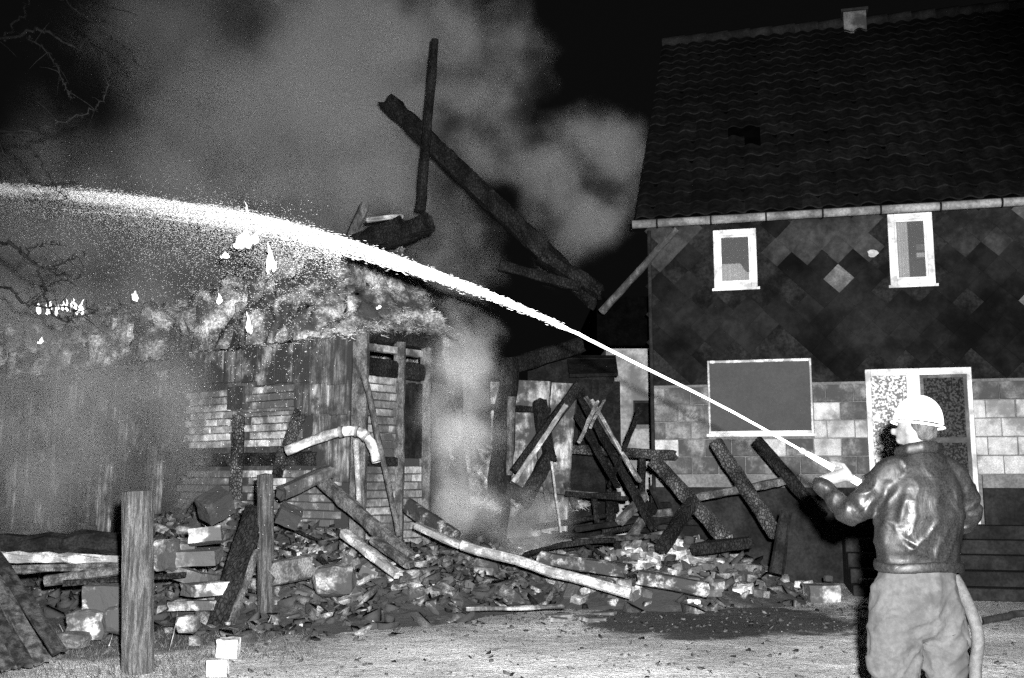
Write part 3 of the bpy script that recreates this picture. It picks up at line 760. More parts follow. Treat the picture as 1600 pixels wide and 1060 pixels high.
# collapsed rafters lying against a purlin in the yard
tr = thing('collapsed_rafters', G(1130, 860), 'collapsed frame of three leaning charred rafters joined by a cross beam', 'roof frame')
def TB(name, pa, pb, w_, m, Y0, Y1, par, h_=None, **kw):
    return beam(name, P(*pa, Y0), P(*pb, Y1), w_ * (Y0 + Y1) / 2 / FPX, (h_ or w_) * (Y0 + Y1) / 2 / FPX, m, par, **kw)
o = TB('rafter', (1024, 722), (1134, 842), 20, M['char_scaled'], 12.0, 11.2, tr, 19); o['label'] = 'rafter with a pale unburnt top face'
TB('rafter', (1120, 694), (1212, 834), 19, M['char_scaled'], 12.1, 11.3, tr, 18)
TB('rafter', (1184, 690), (1284, 806), 17, M['char'], 12.3, 11.7, tr, 17)
TB('cross_beam', (1086, 778), (1246, 748), 14, M['burnt_wood'], 11.85, 12.15, tr, 12)
TB('brace', (1082, 786), (1034, 856), 19, M['char'], 11.5, 11.1, tr, 18)
T('charred_block', (1088, 858), (1168, 848), 20, M['char'], 'short charred beam lying at the foot of the collapsed rafters', 11.0, 11.2, hpx_=18)
T('dark_stake', (1228, 800), (1214, 895), 18, M['char_dull'], 'dark rotten stake standing in the rubble below the rafters', 10.5, kind='log', cat='stake', tp=1.3)
# long timbers on the rubble
T('pale_log', (722, 852), (986, 928), 16, M['pale_wood'], 'long pale peeled pole lying across the rubble edge', 10.9, 10.2, kind='log', cat='log', tp=1.0, jit=.03)
T('half_burnt_beam', (846, 872), (975, 892), 20, M['half_burnt'], 'half-burnt pale beam with blackened top beside the peeled pole', 10.9, 10.65, hpx_=20)
T('char_crust', (850, 866), (985, 886), 12, M['char_scaled'], 'flaking char crust along the half-burnt beam', 10.98, 10.75, hpx_=8, cat='charcoal')
T('half_burnt_beam', (1000, 902), (1104, 922), 21, M['half_burnt'], 'scorched pale beam end lying among loose bricks', 10.5, 10.35, hpx_=22)
T('pale_plank', (540, 834), (620, 897), 20, M['pale_wood'], 'short pale plank leaning down the rubble slope', 10.6, 10.1, hpx_=12, cat='plank')
T('burnt_rafter', (492, 742), (640, 872), 18, M['burnt_wood'], 'long burnt rafter sliding from the barn wall onto the rubble', 11.4, 10.5, hpx_=20)
T('burnt_plank', (588, 846), (636, 880), 22, M['burnt_wood'], 'short burnt plank under the lower end of the sliding rafter', 10.6, 10.3, hpx_=12, cat='plank')
T('half_burnt_beam', (640, 792), (712, 842), 17, M['half_burnt'], 'weathered beam dropping from the gable onto the rubble', 11.8, 11.2, hpx_=24)
T('pale_plank', (652, 822), (716, 852), 16, M['pale_wood'], 'flat pale plank below the weathered beam', 11.2, 11.0, hpx_=10, cat='plank')
T('leaning_pole', (570, 588), (624, 838), 10, M['burnt_wood'], 'thin burnt pole leaning against the brick gable', 11.6, 11.7, kind='log', cat='pole')
T('charred_plank', (398, 800), (345, 968), 38, M['char'], 'wide charred plank leaning on the rubble behind the slim post', 9.9, 9.4, hpx_=14, cat='plank')
T('charred_plank', (400, 862), (362, 972), 12, M['burnt_wood'], 'narrow burnt plank beside the wide charred one', 9.7, 9.35, hpx_=10, cat='plank')
T('dark_lath', (820, 868), (960, 845), 7, M['char'], 'thin curved charred lath on the brick rubble', 11.6, 11.9, cat='lath', sag=-.05)
T('dark_plank', (900, 828), (1000, 812), 8, M['char_dull'], 'dark flat plank on the ground below the burnt shed', 13.2, 13.4, cat='plank')
T('dark_plank', (900, 845), (1030, 838), 8, M['plank_dark'], 'second dark flat plank on the ground beside bricks', 12.6, 12.8, cat='plank')
T('grey_board', (730, 952), (880, 948), 9, M['board'], 'grey board lying flat at the rubble edge', 9.9, hpx_=5, cat='board')
T('dark_beam', (442, 770), (512, 738), 26, M['board'], 'grey beam jammed into the pile below the barn wall', 10.9, 11.3, hpx_=22)
T('dark_beam', (430, 895), (480, 885), 40, M['burnt_wood'], 'thick burnt beam butt beside the slim gate post', 9.8, 9.9, hpx_=36)
for k in range(26):
    px = random.uniform(890, 1060); py = random.uniform(770, 850); Yd = random.uniform(12.9, 14.6); an = random.uniform(-.5, .5) + (math.pi / 2 if random.random() < .25 else 0); ln = random.uniform(25, 75)
    T('charred_debris', (px - ln * math.cos(an), py - ln * math.sin(an) * .5), (px + ln * math.cos(an), py + ln * math.sin(an) * .5), random.uniform(5, 13), M[random.choice(['char', 'char_dull', 'char', 'burnt_wood'])], 'charred stick in the black debris before the burnt shed', Yd, Yd + random.uniform(-.4, .3), cat='debris', grp='charred sticks before the burnt shed')
# bent pale stove pipe in front of the barn corner
pp = [P(448, 705, 11.5), P(490, 688, 11.45), P(528, 676, 11.4), P(556, 674, 11.35), P(572, 682, 11.33), P(583, 700, 11.32), P(589, 722, 11.3)]
pth = smooth_path(pp, 26)
o = tag(tube('bent_pipe', pth, [.056 + .004 * math.sin(i * 1.3) for i in range(len(pth))], M['pipe'], None, 14, .02), 'bent pale metal pipe hooking over in front of the barn corner', 'pipe')
for i in (9, 13, 17): 
    tube('joint_ring', [pth[i], pth[i + 1]], .066, M['zinc'], o, 14)
tube('wall_bracket', [P(556, 688, 11.6), P(562, 800, 11.5)], .035, M['pale_wood'], o, 8)

#@@POSTS
# ------------------------------------------------------------------ gate posts
def gate_post(px0, px1, ytop, ybase, label, K=20):
    b = G((px0 + px1) / 2 + 2, ybase); top = P((px0 + px1) / 2, ytop, b.y); r = (px1 - px0) / 2 * b.y / FPX
    n = 16; path = [Vector((b.x, b.y, -.15)).lerp(Vector((top.x, top.y, top.z)), i / n) for i in range(n + 1)]
    V, F = tube_pts(path, [r * (1.04 - .06 * i / n) for i in range(n + 1)], K, .035, int(px0))
    c = len(V); V.append(path[-1] + UZ * .015); F = F[:-1] + [(c, n * K + j, n * K + (j + 1) % K) for j in range(K)]
    o = mesh_obj('gate_post', [v - path[0] for v in V], F, M['post_wood'], None); o.location = path[0]
    return tag(o, label, 'post')
gate_post(192, 238, 768, 1052, 'thick round weathered wooden post with ragged grass at its foot')
gate_post(402, 427, 742, 978, 'slim weathered wooden post standing before the rubble pile')

#@@RUBBLE
# ------------------------------------------------------------------ rubble: mound, stones, loose bricks
def itp(x, xp, fp):
    if x <= xp[0]: return fp[0]
    for a, b, c, d in zip(xp, xp[1:], fp, fp[1:]):
        if x <= b: return c + (d - c) * (x - a) / (b - a)
    return fp[-1]
def mound(x, y):
    """height of the rubble: heaped against the barn, thinning into the yard"""
    p = Vector((x, y, 0)) - C0; dl = p.dot(NL); dg = p.dot(NG); u = p.dot(BX); v = p.dot(BY)
    h = 0.0
    if v < 0: 
        d = -v; h = max(h, itp(d, [0, .6, 1.4, 2.2, 3.0], [.95, .85, .5, .18, 0]) * itp(u, [-2.2, -.8, .3, 2.5, 3.6, 6, 9], [0, .55, .75, 1.1, .75, .35, .25]))
    if u < 0:
        d = -u; h = max(h, itp(d, [0, .5, 1.3, 2.4], [.55, .5, .25, 0]) * itp(v, [-2.5, -1, 0, 3, 5.5, 7], [0, .6, 1, .8, .6, .2]))
    e = ((x - 1.7) / 1.95) ** 2 + ((y - 12.4) / 1.6) ** 2 + .25 * mnoise.noise(Vector((x * 1.3, y * 1.3, 8)))
    h = max(h, .56 * max(0, 1 - e) ** 1.25)
    return float(h)
V = []; F = []; ix = {}
x0, x1, y0, y1, stp = -9.0, 4.2, 8.2, 17.5, .075
nxx = int((x1 - x0) / stp); nyy = int((y1 - y0) / stp)
for j in range(nyy + 1):
    for i in range(nxx + 1):
        x = x0 + i * stp; y = y0 + j * stp; h = mound(x, y)
        n = .10 * mnoise.noise(Vector((x * 2, y * 2, 0))) + .09 * abs(mnoise.noise(Vector((x * 6, y * 6, 5)))) + .05 * mnoise.noise(Vector((x * 14, y * 14, 1)))
        V.append((x, y, h + n * min(1, h * 5) - .07 + min(h, .05)))
for j in range(nyy):
    for i in range(nxx):
        q = [j * (nxx + 1) + i, j * (nxx + 1) + i + 1, (j + 1) * (nxx + 1) + i + 1, (j + 1) * (nxx + 1) + i]
        if max(V[k][2] for k in q) > -.05: F.append(tuple(q))
used = sorted({k for f in F for k in f}); rm = {k: i for i, k in enumerate(used)}
V = [V[k] for k in used]; F = [tuple(rm[k] for k in f) for f in F]
rub = tag(mesh_obj('rubble', V, F, M['rubble'], None, False), 'grey heap of fallen plaster, ash and broken masonry along the barn', 'rubble', kind='stuff')
MV = np.array(V)
def shards(name, n, smin, smax, m, cen, parent=None, flat=.5):
    """broken chips: skewed 8-corner lumps"""
    base = np.array(box_pts(-1, 1, -1, 1, -1, 1), dtype=float)
    s = rng.uniform(0, 1, (n, 1, 1)) ** 2.2 * (smax - smin) + smin
    sh = base[None] * rng.uniform(.45, 1.0, (n, 1, 3)) * s; sh[:, :, 2] *= flat
    sh += rng.uniform(-.35, .35, (n, 8, 3)) * s
    a = rng.uniform(0, 2 * np.pi, n); ca, sa = np.cos(a)[:, None], np.sin(a)[:, None]
    tx = rng.normal(0, .45, n)[:, None]
    X = sh[:, :, 0] * ca - sh[:, :, 1] * sa; Yy = sh[:, :, 0] * sa + sh[:, :, 1] * ca; Z = sh[:, :, 2] + X * tx
    Vn = np.stack([X, Yy, Z], 2) + cen[:, None, :]
    F = (np.array(BOXF)[None] + (np.arange(n) * 8)[:, None, None]).reshape(-1, 4)
    o = np_mesh(name, Vn.reshape(-1, 3), F, m, parent); o['kind'] = 'stuff'; return o
wgt = np.clip(MV[:, 2] + .06, 0, .5) * np.where((MV[:, 0] > .2) & (MV[:, 1] < 14), .4, 1.0) + .06; wgt /= wgt.sum()
for n_f, smx, m_ in ((3600, .12, 'stone'), (4200, .10, 'rubble'), (2600, .07, 'char_dull')):
    k = rng.choice(len(MV), n_f, p=wgt); shards('rubble_fragments', n_f, .008, smx, M[m_], MV[k] + rng.normal(size=(n_f, 3)) * [.05, .05, .015] + [0, 0, .015], rub)
def scatter_px(n, xr, yr, jit=0):
    out = []
    for _ in range(n):
        px, py = random.uniform(*xr), random.uniform(*yr); p = G(px, py); out.append((p.x, p.y, gz(p.x, p.y)))
    return np.array(out)
gv = np.concatenate([scatter_px(900, (380, 1400), (925, 990)), scatter_px(500, (300, 1600), (960, 1080)), scatter_px(500, (1000, 1600), (840, 950)), scatter_px(300, (0, 420), (960, 1080))])
tag(shards('gravel', len(gv), .004, .028, M['stone'], gv + [0, 0, .004]), 'small stone chips strewn over the dirt yard', 'gravel')
cv = np.concatenate([scatter_px(110, (380, 1300), (930, 1060)), scatter_px(90, (900, 1300), (900, 1000))])
tag(shards('charcoal_bits', len(cv), .006, .026, M['char_dull'], cv + [0, 0, .004]), 'black charcoal crumbs strewn over the dirt yard', 'charcoal')
# loose bricks and half bricks
lb = [bev_mesh('loose_brick%d' % s, .24, .115, .075, .007, M['loose_brick'], .006, s + 20) for s in range(4)]
hb = [bev_mesh('half_brick%d' % s, .13 + .02 * s, .115, .075, .009, M['loose_brick'], .012, s + 40) for s in range(4)]
def surf(x, y):
    h = mound(x, y); return max(gz(x, y), h - .03 if h > .02 else 0)
def M_at(px, py, far=15.0):
    y = 7.5
    while y < far:
        p = P(px, py, y)
        if p.z <= surf(p.x, p.y): return p
        y += .06
    return None
def put_brick(p, kind, where, tilt=.25):
    e = Euler((random.gauss(0, tilt), random.gauss(0, tilt), random.uniform(0, math.pi)))
    mw = Matrix.Translation((p.x, p.y, surf(p.x, p.y) + (.07 if mound(p.x, p.y) > .05 else .035))) @ e.to_matrix().to_4x4()
    o = data_obj('loose_brick' if kind == 0 else 'half_brick', random.choice(lb if kind == 0 else hb), mw)
    return tag(o, ('whole loose brick ' if kind == 0 else 'broken half brick ') + where, 'brick', 'loose bricks in the rubble')
fixed = [(1144, 881, 0), (1204, 883, 1), (1133, 898, 0), (1135, 912, 0), (1100, 908, 0), (1190, 940, 1), (1160, 930, 0), (1178, 915, 1), (1205, 905, 1), (1118, 930, 1)]
for px, py, kd in fixed:
    p = M_at(px, py)
    if p: put_brick(p, kd, 'at the edge of the heap under the collapsed rafters', .08)
def brick_field(n, fx, fy, where, half=.5, tilt=.25):
    for _ in range(n):
        p = M_at(fx(), fy())
        if p is not None and p.y < 14: put_brick(p, int(random.random() < half), where, tilt)
brick_field(150, lambda: random.gauss(1075, 85), lambda: random.gauss(880, 30), 'in the heap under the collapsed rafters')
brick_field(50, lambda: random.uniform(640, 1010), lambda: random.uniform(850, 945), 'in the rubble beside the long pale pole', .6)
brick_field(80, lambda: random.uniform(280, 640), lambda: random.uniform(770, 955), 'in the rubble heap below the barn corner', .5, .45)
brick_field(22, lambda: random.uniform(1230, 1420), lambda: random.uniform(835, 905), 'on the dark ground before the door steps', .6, .08)
brick_field(25, lambda: random.uniform(880, 1040), lambda: random.uniform(825, 870), 'in the dark debris before the burnt shed', .5)
for k in range(34):
    px = random.uniform(300, 980); py = random.uniform(800, 945); p = M_at(px, py)
    if p is None or p.y > 13: continue
    an = random.uniform(0, math.pi); ln = random.uniform(.15, .45); d_ = Vector((math.cos(an), math.sin(an) * .6, random.gauss(0, .35))) * ln; wd = random.uniform(.025, .085)
    mm = random.choice(['char', 'burnt_wood', 'char', 'burnt_wood', 'pale_wood'])
    tag(beam('timber_scrap', p - d_ + UZ * .06, p + d_ + UZ * .06, wd, wd * random.uniform(.4, 1), M[mm], None, .01), {'char': 'black', 'burnt_wood': 'half-burnt', 'pale_wood': 'pale unburnt'}[mm] + ' timber scrap stuck in the rubble before the barn', 'timber', 'timber scraps in the rubble')
# named big stones
def stone(name, px, py, Y, wpx, hpx_, label, m='stone', seed=0, block=False, cat='stone', dpt=None):
    c = P(px, py, Y); sx = wpx * Y / FPX; sz = hpx_ * Y / FPX; rr = random.Random(seed + int(px * 7))
    bm = bmesh.new(); bmesh.ops.create_cube(bm, size=1)
    bmesh.ops.subdivide_edges(bm, edges=bm.edges[:], cuts=3, use_grid_fill=True)
    for v in bm.verts:
        p = v.co.copy(); 
        if not block: p = p.lerp(p.normalized() * .62, .55)
        n = mnoise.noise_vector(p * 2.4 + Vector((px, py, seed))) * (.13 if not block else .04)
        p += n + mnoise.noise_vector(p * 6.0 + Vector((px, py, seed))) * .04; v.co = Vector((p.x * sx, p.y * (dpt or sx) * .8, p.z * sz))
    me = bpy.data.meshes.new(name); bm.to_mesh(me); bm.free(); me.materials.append(M[m])
    o = bpy.data.objects.new(name, me); C.objects.link(o); o.location = c; o.rotation_euler = (0, 0, rr.uniform(-.3, .3)); return tag(o, label, cat)
stone('concrete_block', 1284, 927, 12.0 * .98, 46, 26, 'large pale concrete block alone on the dirt in front of the door steps', 'loose_brick', 3, True, 'block')
stone('small_stone', 1294, 904, 11.75, 12, 9, 'small stone sitting on top of the large pale block', 'stone', 4)
stone('concrete_block', 1360, 916, 12.2, 26, 22, 'pale block on the dirt beside the helmeted person', 'loose_brick', 5, True, 'block')
stone('concrete_block', 1210, 911, 12.4, 40, 24, 'rounded pale block among the loose bricks', 'loose_brick', 6, True, 'block')
stone('concrete_block', 1082, 944, 11.0, 20, 15, 'small bright cube of stone at the edge of the wet patch', 'white_block', 7, True, 'block')
stone('white_block', 357, 1014, 8.2, 31, 30, 'white cube block on the grass between the two posts', 'white_block', 8, True, 'block')
stone('white_block', 340, 1044, 7.4, 30, 26, 'white cube block on the grass, lower beside the thick post', 'white_block', 9, True, 'block')
stone('boulder', 522, 906, 9.9, 58, 44, 'large pale boulder at the foot of the rubble pile', 'stone', 1)
stone('boulder', 452, 806, 10.6, 34, 26, 'rough dark stone high in the rubble pile', 'rubble', 2, True).rotation_euler = (.5, .4, .3)
stone('boulder', 336, 790, 10.7, 44, 36, 'big grey lump of masonry at the top of the rubble pile', 'rubble', 12, True).rotation_euler = (.4, -.5, .7)
stone('boulder', 262, 868, 9.6, 36, 46, 'rounded grey stone beside the thick post', 'stone', 13)
for i, (px, py, wp, hp, lab) in enumerate([(322, 838, 48, 22, 'pale stone slab topmost in the tumbled wall'), (312, 870, 60, 22, 'pale stone slab under the topmost slab of the tumbled wall'), (300, 902, 58, 20, 'pale stone slab midway down the tumbled wall'),
        (322, 920, 60, 18, 'pale stone slab near the foot of the tumbled wall'), (312, 946, 80, 14, 'long pale stone slab at the foot of the tumbled wall'), (290, 858, 30, 24, 'tilted pale stone at the end of the tumbled wall')]):
    o = stone('stone_slab', px, py, 9.5 + .12 * (i % 3), wp, hp, lab, 'loose_brick', 30 + i, True, 'stone', .35); o.rotation_euler = (random.gauss(0, .12), random.gauss(0, .12), random.gauss(0, .4))
for i, (px, py, wp, hp) in enumerate([(165, 940, 56, 50), (140, 975, 60, 42), (185, 968, 40, 36), (305, 1002, 18, 14), (295, 975, 30, 24), (110, 1000, 50, 22), (250, 1022, 14, 10)]):
    stone('plaster_lump', px, py, 8.7 - .06 * i, wp, hp, ['crumpled pale plaster slab beside the thick post', 'broad grey plaster lump under the crumpled slab', 'small plaster lump touching the thick post', 'pale plaster crumb on the grass', 'grey plaster chunk behind the white cube', 'flat plaster lump at the foot of the leaning boards', 'tiny plaster crumb by the thick post'][i], 'stone', 50 + i, i == 0, 'plaster')
for i in range(64):
    px = random.uniform(300, 640) if i < 30 else random.uniform(560, 1000); py = random.uniform(775, 950); p = M_at(px, py)
    if p is None or p.y > 13.5: continue
    wl = random.uniform(14, 38) if i % 6 else random.uniform(38, 52)
    o = stone('masonry_lump', px, py - 3, p.y, wl, wl * random.uniform(.5, .85), 'angular grey masonry lump in the heap ' + ('below the barn corner' if i < 30 else 'beside the long pale pole'), 'stone', 70 + i); o['group'] = 'masonry lumps in the heap'
    o.rotation_euler = (random.gauss(0, .4), random.gauss(0, .4), random.uniform(0, 3))
for i in range(16):
    px = random.uniform(460, 960); py = random.uniform(925, 972); p = G(px, py)
    o = stone('slate_shard', px, py, p.y, random.uniform(20, 44), random.uniform(5, 11), 'thin pale slate shard lying at the rubble edge', 'loose_brick', 170 + i, True, 'slate', .14); o['group'] = 'slate shards at the rubble edge'
    o.rotation_euler = (random.gauss(0, .15), random.gauss(0, .15), random.uniform(-.5, .5))

#@@LEFT
# ------------------------------------------------------------------ fallen fence and boards at the yard corner
T('fallen_rail', (-40, 868), (196, 876), 14, M['pale_wood'], 'pale splintered rail of the fallen fence, topmost', 9.4, 9.3, hpx_=14, cat='rail', rough=.03)
T('fallen_rail', (-40, 892), (196, 884), 10, M['burnt_wood'], 'burnt rail of the fallen fence under the pale one', 9.2, 9.15, cat='rail', rough=.02)
T('fallen_rail', (70, 908), (200, 888), 18, M['burnt_wood'], 'split burnt log with a frayed end on the fallen fence', 9.0, 9.05, kind='log', cat='log', jit=.2)
T('fallen_rail', (100, 912), (290, 898), 8, M['char'], 'thin black rail passing behind the thick post', 8.95, 9.2, cat='rail')
hg = tag(logpole('charred_log', P(-60, 852, 10.2), P(200, 850, 10.2), .10, .12, M['char_dull'], None, .2, 12, .1), 'long black charred log lying behind the fallen fence', 'log')
bd = [((-6, 868), (92, 1018), 22), ((-26, 880), (66, 1032), 24), ((-50, 890), (40, 1040), 22), ((-70, 900), (14, 1044), 22)]
for i, (a, b, wd) in enumerate(bd):
    T('leaning_board', a, b, wd, M['plank_dark'], ['dark weathered board leaning outermost over the plaster lumps', 'dark board second in the leaning row', 'dark board third in the leaning row', 'dark board last in the leaning row beside the frame edge'][i], 7.9 - .1 * i, 7.45 - .1 * i, cat='board', hpx_=6, roll=R(12))
# grass at the foot of the posts
gp = np.concatenate([scatter_px(5200, (-60, 330), (985, 1090)), scatter_px(1600, (330, 500), (965, 1030)), scatter_px(300, (440, 620), (950, 985))])
tag(blades('grass', gp, .075, .0035, M['grass'], (.4, 2.5)), 'short dark trampled grass around the posts', 'grass', kind='stuff')
for i, (a, b) in enumerate([((160, 1008), (145, 968)), ((170, 1010), (176, 985)), ((262, 1025), (278, 955)), ((100, 1000), (92, 975)), ((412, 985), (425, 960))]):
    p = G(*a); q = P(b[0], b[1], p.y)
    tag(tube('grass_stalk', [p, p.lerp(q, .5) + Vector((.01, 0, .01)), q], [.004, .003, .001], M['straw'], None, 4), 'single tall dry grass stalk standing by the posts', 'grass stalk', 'dry grass stalks')

#@@TREE
# ------------------------------------------------------------------ bare tree reaching in from beside the yard
tree = thing('bare_tree', (-5.9, 9.0, 0), 'leafless tree with thin dark twigs reaching over the barn roof', 'tree')
trunk_path = [Vector((-5.9, 9.0, 0)), Vector((-5.8, 9.0, 1.6)), Vector((-5.65, 8.9, 3.2)), Vector((-5.5, 8.8, 4.8)), Vector((-5.3, 8.7, 6.6)), Vector((-5.4, 8.6, 8.0))]
tube('trunk', smooth_path(trunk_path, 16), [.17 - .008 * i for i in range(17)], M['bark'], tree, 10, .08)
def limb(pts, Y, r0, r1, start=None):
    q = [P(px, py, Y) for px, py in pts]
    if start is not None: q = [start] + q
    n = len(q) * 6; pth = smooth_path(q, n)
    rr = random.Random(int(pts[0][1]))
    pth = [p + Vector((rr.gauss(0, .008), rr.gauss(0, .03), rr.gauss(0, .008))) for p in pth]
    tube('branch', pth, [.7 * (r0 + (r1 - r0) * i / n) for i in range(n + 1)], M['bark'], tree, 6, .15)
    V = []; F = []
    for i in range(2, n):                                                 # spurs and buds
        for _ in range(2):
            d = Vector((rr.uniform(-1, 1), rr.uniform(-1, 1), rr.uniform(-1, 1))).normalized(); L_ = rr.uniform(.01, .035) if rr.random() < .9 else rr.uniform(.1, .3)
            a, f = tube_pts([pth[i], pth[i] + d * L_ * .6 + Vector((0, 0, .01)), pth[i] + d * L_], [.004, .003, .0015], 4)
            k = len(V); V += a; F += [tuple(x + k for x in g) for g in f]
    mesh_obj('twigs', V, F, M['bark'], tree)['kind'] = 'stuff'
tp = lambda z: Vector((-5.5, 8.8, z))
limb([(0, 62), (60, 48), (95, 62), (122, 78), (135, 58)], 8.2, .03, .006, tp(5.2))
limb([(5, 60), (30, 28), (52, -10)], 8.2, .02, .01)
limb([(40, 55), (70, 78), (92, 110), (104, 140), (113, 155)], 8.1, .014, .004)
limb([(95, -5), (130, 25), (165, 55), (185, 68), (222, 108)], 8.3, .010, .003)
limb([(120, 8), (148, 14), (178, 10)], 8.3, .008, .004)
limb([(160, 70), (168, 105), (166, 138), (150, 165), (120, 185), (70, 202), (0, 206)][::-1], 8.0, .016, .004, tp(4.6))
limb([(0, 206), (38, 222), (66, 256), (90, 295), (105, 312)], 8.0, .012, .004)
limb([(0, 244), (28, 270), (60, 288), (95, 290), (118, 284)], 7.9, .012, .004, tp(4.0))
limb([(0, 380), (45, 404), (80, 424), (108, 430)], 7.8, .024, .008, tp(3.4))
limb([(40, 402), (60, 385), (92, 382)], 7.8, .010, .003); limb([(78, 422), (110, 408), (135, 395)], 7.8, .010, .003)
limb([(58, 420), (68, 455), (85, 492), (105, 500), (112, 494)], 7.7, .012, .004); limb([(65, 450), (95, 440), (130, 432)], 7.7, .008, .003)
limb([(0, 450), (40, 474), (90, 480), (155, 485)], 7.7, .020, .005, tp(3.0)); limb([(100, 480), (125, 492), (145, 488)], 7.7, .008, .003)

#@@FIRE
# ------------------------------------------------------------------ flames and glowing embers
def flame_mat():
    m, t, b = nodes_of('flame'); N, L = t.nodes, t.links
    e = N.new('ShaderNodeEmission'); e.inputs[0].default_value = (1, 1, 1, 1); e.inputs[1].default_value = 3.0
    L.new(e.outputs[0], N['Material Output'].inputs['Surface']); return m
FM = flame_mat()
def flame(px, py, Y, wpx, hpx_, label, n=5):
    c = P(px, py, Y); s = Y / FPX; V = []; F = []; rr = random.Random(int(px * 3 + py))
    for k in range(n):
        m_ = (k == 0 and wpx < 40); x_ = 0 if m_ else rr.uniform(-.5, .5)
        ox = x_ * wpx * s; hh = hpx_ * s * (1.0 if m_ else rr.uniform(.25, .75)); r = (wpx if wpx < 40 else 16) * s * (.36 if m_ else rr.uniform(.12, .24))
        lean = rr.uniform(-.3, .3) * hh; dz_ = rr.uniform(-.2, .25)
        pth = [c + Vector((ox + lean * t * t + rr.uniform(-.2, .2) * r, rr.uniform(-.04, .04), hh * t - hpx_ * s * (.4 + dz_))) for t in (-.12, 0, .15, .35, .6, .8, 1)]
        a, f = tube_pts(pth, [r * .08, r * .6, r, r * .85, r * .45, r * .25, r * .03], 8, .3, int(px) + k)
        q = len(V); V += a; F += [tuple(x + q for x in g) for g in f]
    return tag(mesh_obj('flame', V, F, FM, None, True), label, 'flame')
flame(423, 404, 11.95, 18, 40, 'bright pointed flame on the crest of the hay heap')
flame(389, 506, 11.75, 11, 30, 'forked bright flame at the eave of the hay heap', 4)
flame(384, 370, 12.4, 34, 26, 'broad flame licking up behind the hay crest into the water jet', 7)
flame(387, 330, 12.6, 8, 28, 'thin wisp of flame rising above the water jet', 2)
flame(352, 397, 12.2, 12, 10, 'small glowing ember patch beside the hay crest', 4)
flame(343, 466, 12.45, 12, 16, 'small ragged flame midway down the hay face', 4)
flame(210, 462, 15.4, 12, 14, 'lone bright spark of flame on the far hay', 4)
flame(95, 476, 16.9, 74, 26, 'row of low flames at the far end of the barn roof', 14)['kind'] = 'stuff'
flame(64, 532, 16.4, 8, 8, 'tiny glowing ember at the far barn eave', 3)
flame(593, 480, 12.3, 8, 5, 'faint small ember in the gable end of the hay', 2)

#@@JET
# ------------------------------------------------------------------ water jet
def water_mat():
    m, t, b = nodes_of('water_spray'); N, L = t.nodes, t.links
    b.inputs['Base Color'].default_value = (.8, .8, .8, 1); b.inputs['Roughness'].default_value = .25; b.inputs['Specular IOR Level'].default_value = .8
    return m
WM = water_mat()
FX, FY = 2.19, 5.45                                                         # where the fireman stands
tip = P(1256, 706, 5.85)
jp = [(1256, 706), (1130, 636), (1000, 571), (840, 492), (700, 436), (560, 387), (420, 348), (280, 322), (120, 302), (-60, 288)]
endx, endy = -7.9, 14.6
def jet_world(px, py):
    d = ray(px, py); # plan line from tip to (endx,endy)
    ax, ay = tip.x, tip.y; bx, by = endx - ax, endy - ay; k = d.x / d.y
    s = (ax - k * ay) / (k * by - bx); return CAM + d * ((ay + by * s) / d.y)
jw = smooth_path([jet_world(*p) for p in jp], 180)
NJ = len(jw)
def jr(t): return float(np.interp(t, [0, .12, .25, .38, .5, .62, .75, .9, 1], [.008, .009, .012, .021, .037, .056, .075, .095, .105]))
cut = int(NJ * .66); V = []; F = []; K = 12
rad = []
V, F = tube_pts(jw[:cut], [jr(i / NJ) * (.9 if i < 60 else .62) for i in range(cut)], K)
V = [v + Vector((mnoise.noise(v * 9), mnoise.noise(v * 9 + Vector((5, 0, 0))), mnoise.noise(v * 9 + Vector((0, 9, 0))))) * jr((i // K) / NJ) * (.12 if (i // K) < 50 else .75) for i, v in enumerate(V)]
jet = tag(mesh_obj('water_jet', V, F, WM, None, True), 'white jet of hose water arching from the nozzle over the burning barn', 'water jet')
def streaks(name, n, tsel, spread, fall, lmin, lmax, wd, par):
    t = tsel(n); i = np.clip((t * (NJ - 2)).astype(int), 0, NJ - 2); A = np.array([p[:] for p in jw])
    p = A[i] + (A[i + 1] - A[i]) * rng.uniform(0, 1, (n, 1)); d = A[i + 1] - A[i]; d /= np.linalg.norm(d, axis=1)[:, None]
    r = np.array([jr(x) for x in t])[:, None]
    off = rng.normal(size=(n, 3)) * spread * r; p = p + off; f = rng.exponential(1.0, (n, 1)) * fall * r; p[:, 2:] -= f
    d = d + rng.normal(size=(n, 3)) * .10; d[:, 2] -= .12; d /= np.linalg.norm(d, axis=1)[:, None]
    L_ = rng.uniform(lmin, lmax, (n, 1)); s = np.cross(d, rng.normal(size=(n, 3))); s /= np.linalg.norm(s, axis=1)[:, None]; u = np.cross(d, s); W_ = rng.uniform(.4, 1, (n, 1)) * wd
    V = np.concatenate([p - d * L_, p + s * W_, p + (-.5 * s + .87 * u) * W_, p + (-.5 * s - .87 * u) * W_, p + d * L_], 0)
    k = np.arange(n); F = np.concatenate([np.stack([k, k + (1 + (j + 1) % 3) * n, k + (1 + j) * n], 1) for j in range(3)] + [np.stack([k + 4 * n, k + (1 + j) * n, k + (1 + (j + 1) % 3) * n], 1) for j in range(3)], 0)
    o = np_mesh(name, V, F, WM, par); o['kind'] = 'stuff'; return o
streaks('spray', 22000, lambda n: np.clip(.3 + .45 * rng.power(1.6, n), 0, 1), .5, .3, .01, .05, .0022, jet)
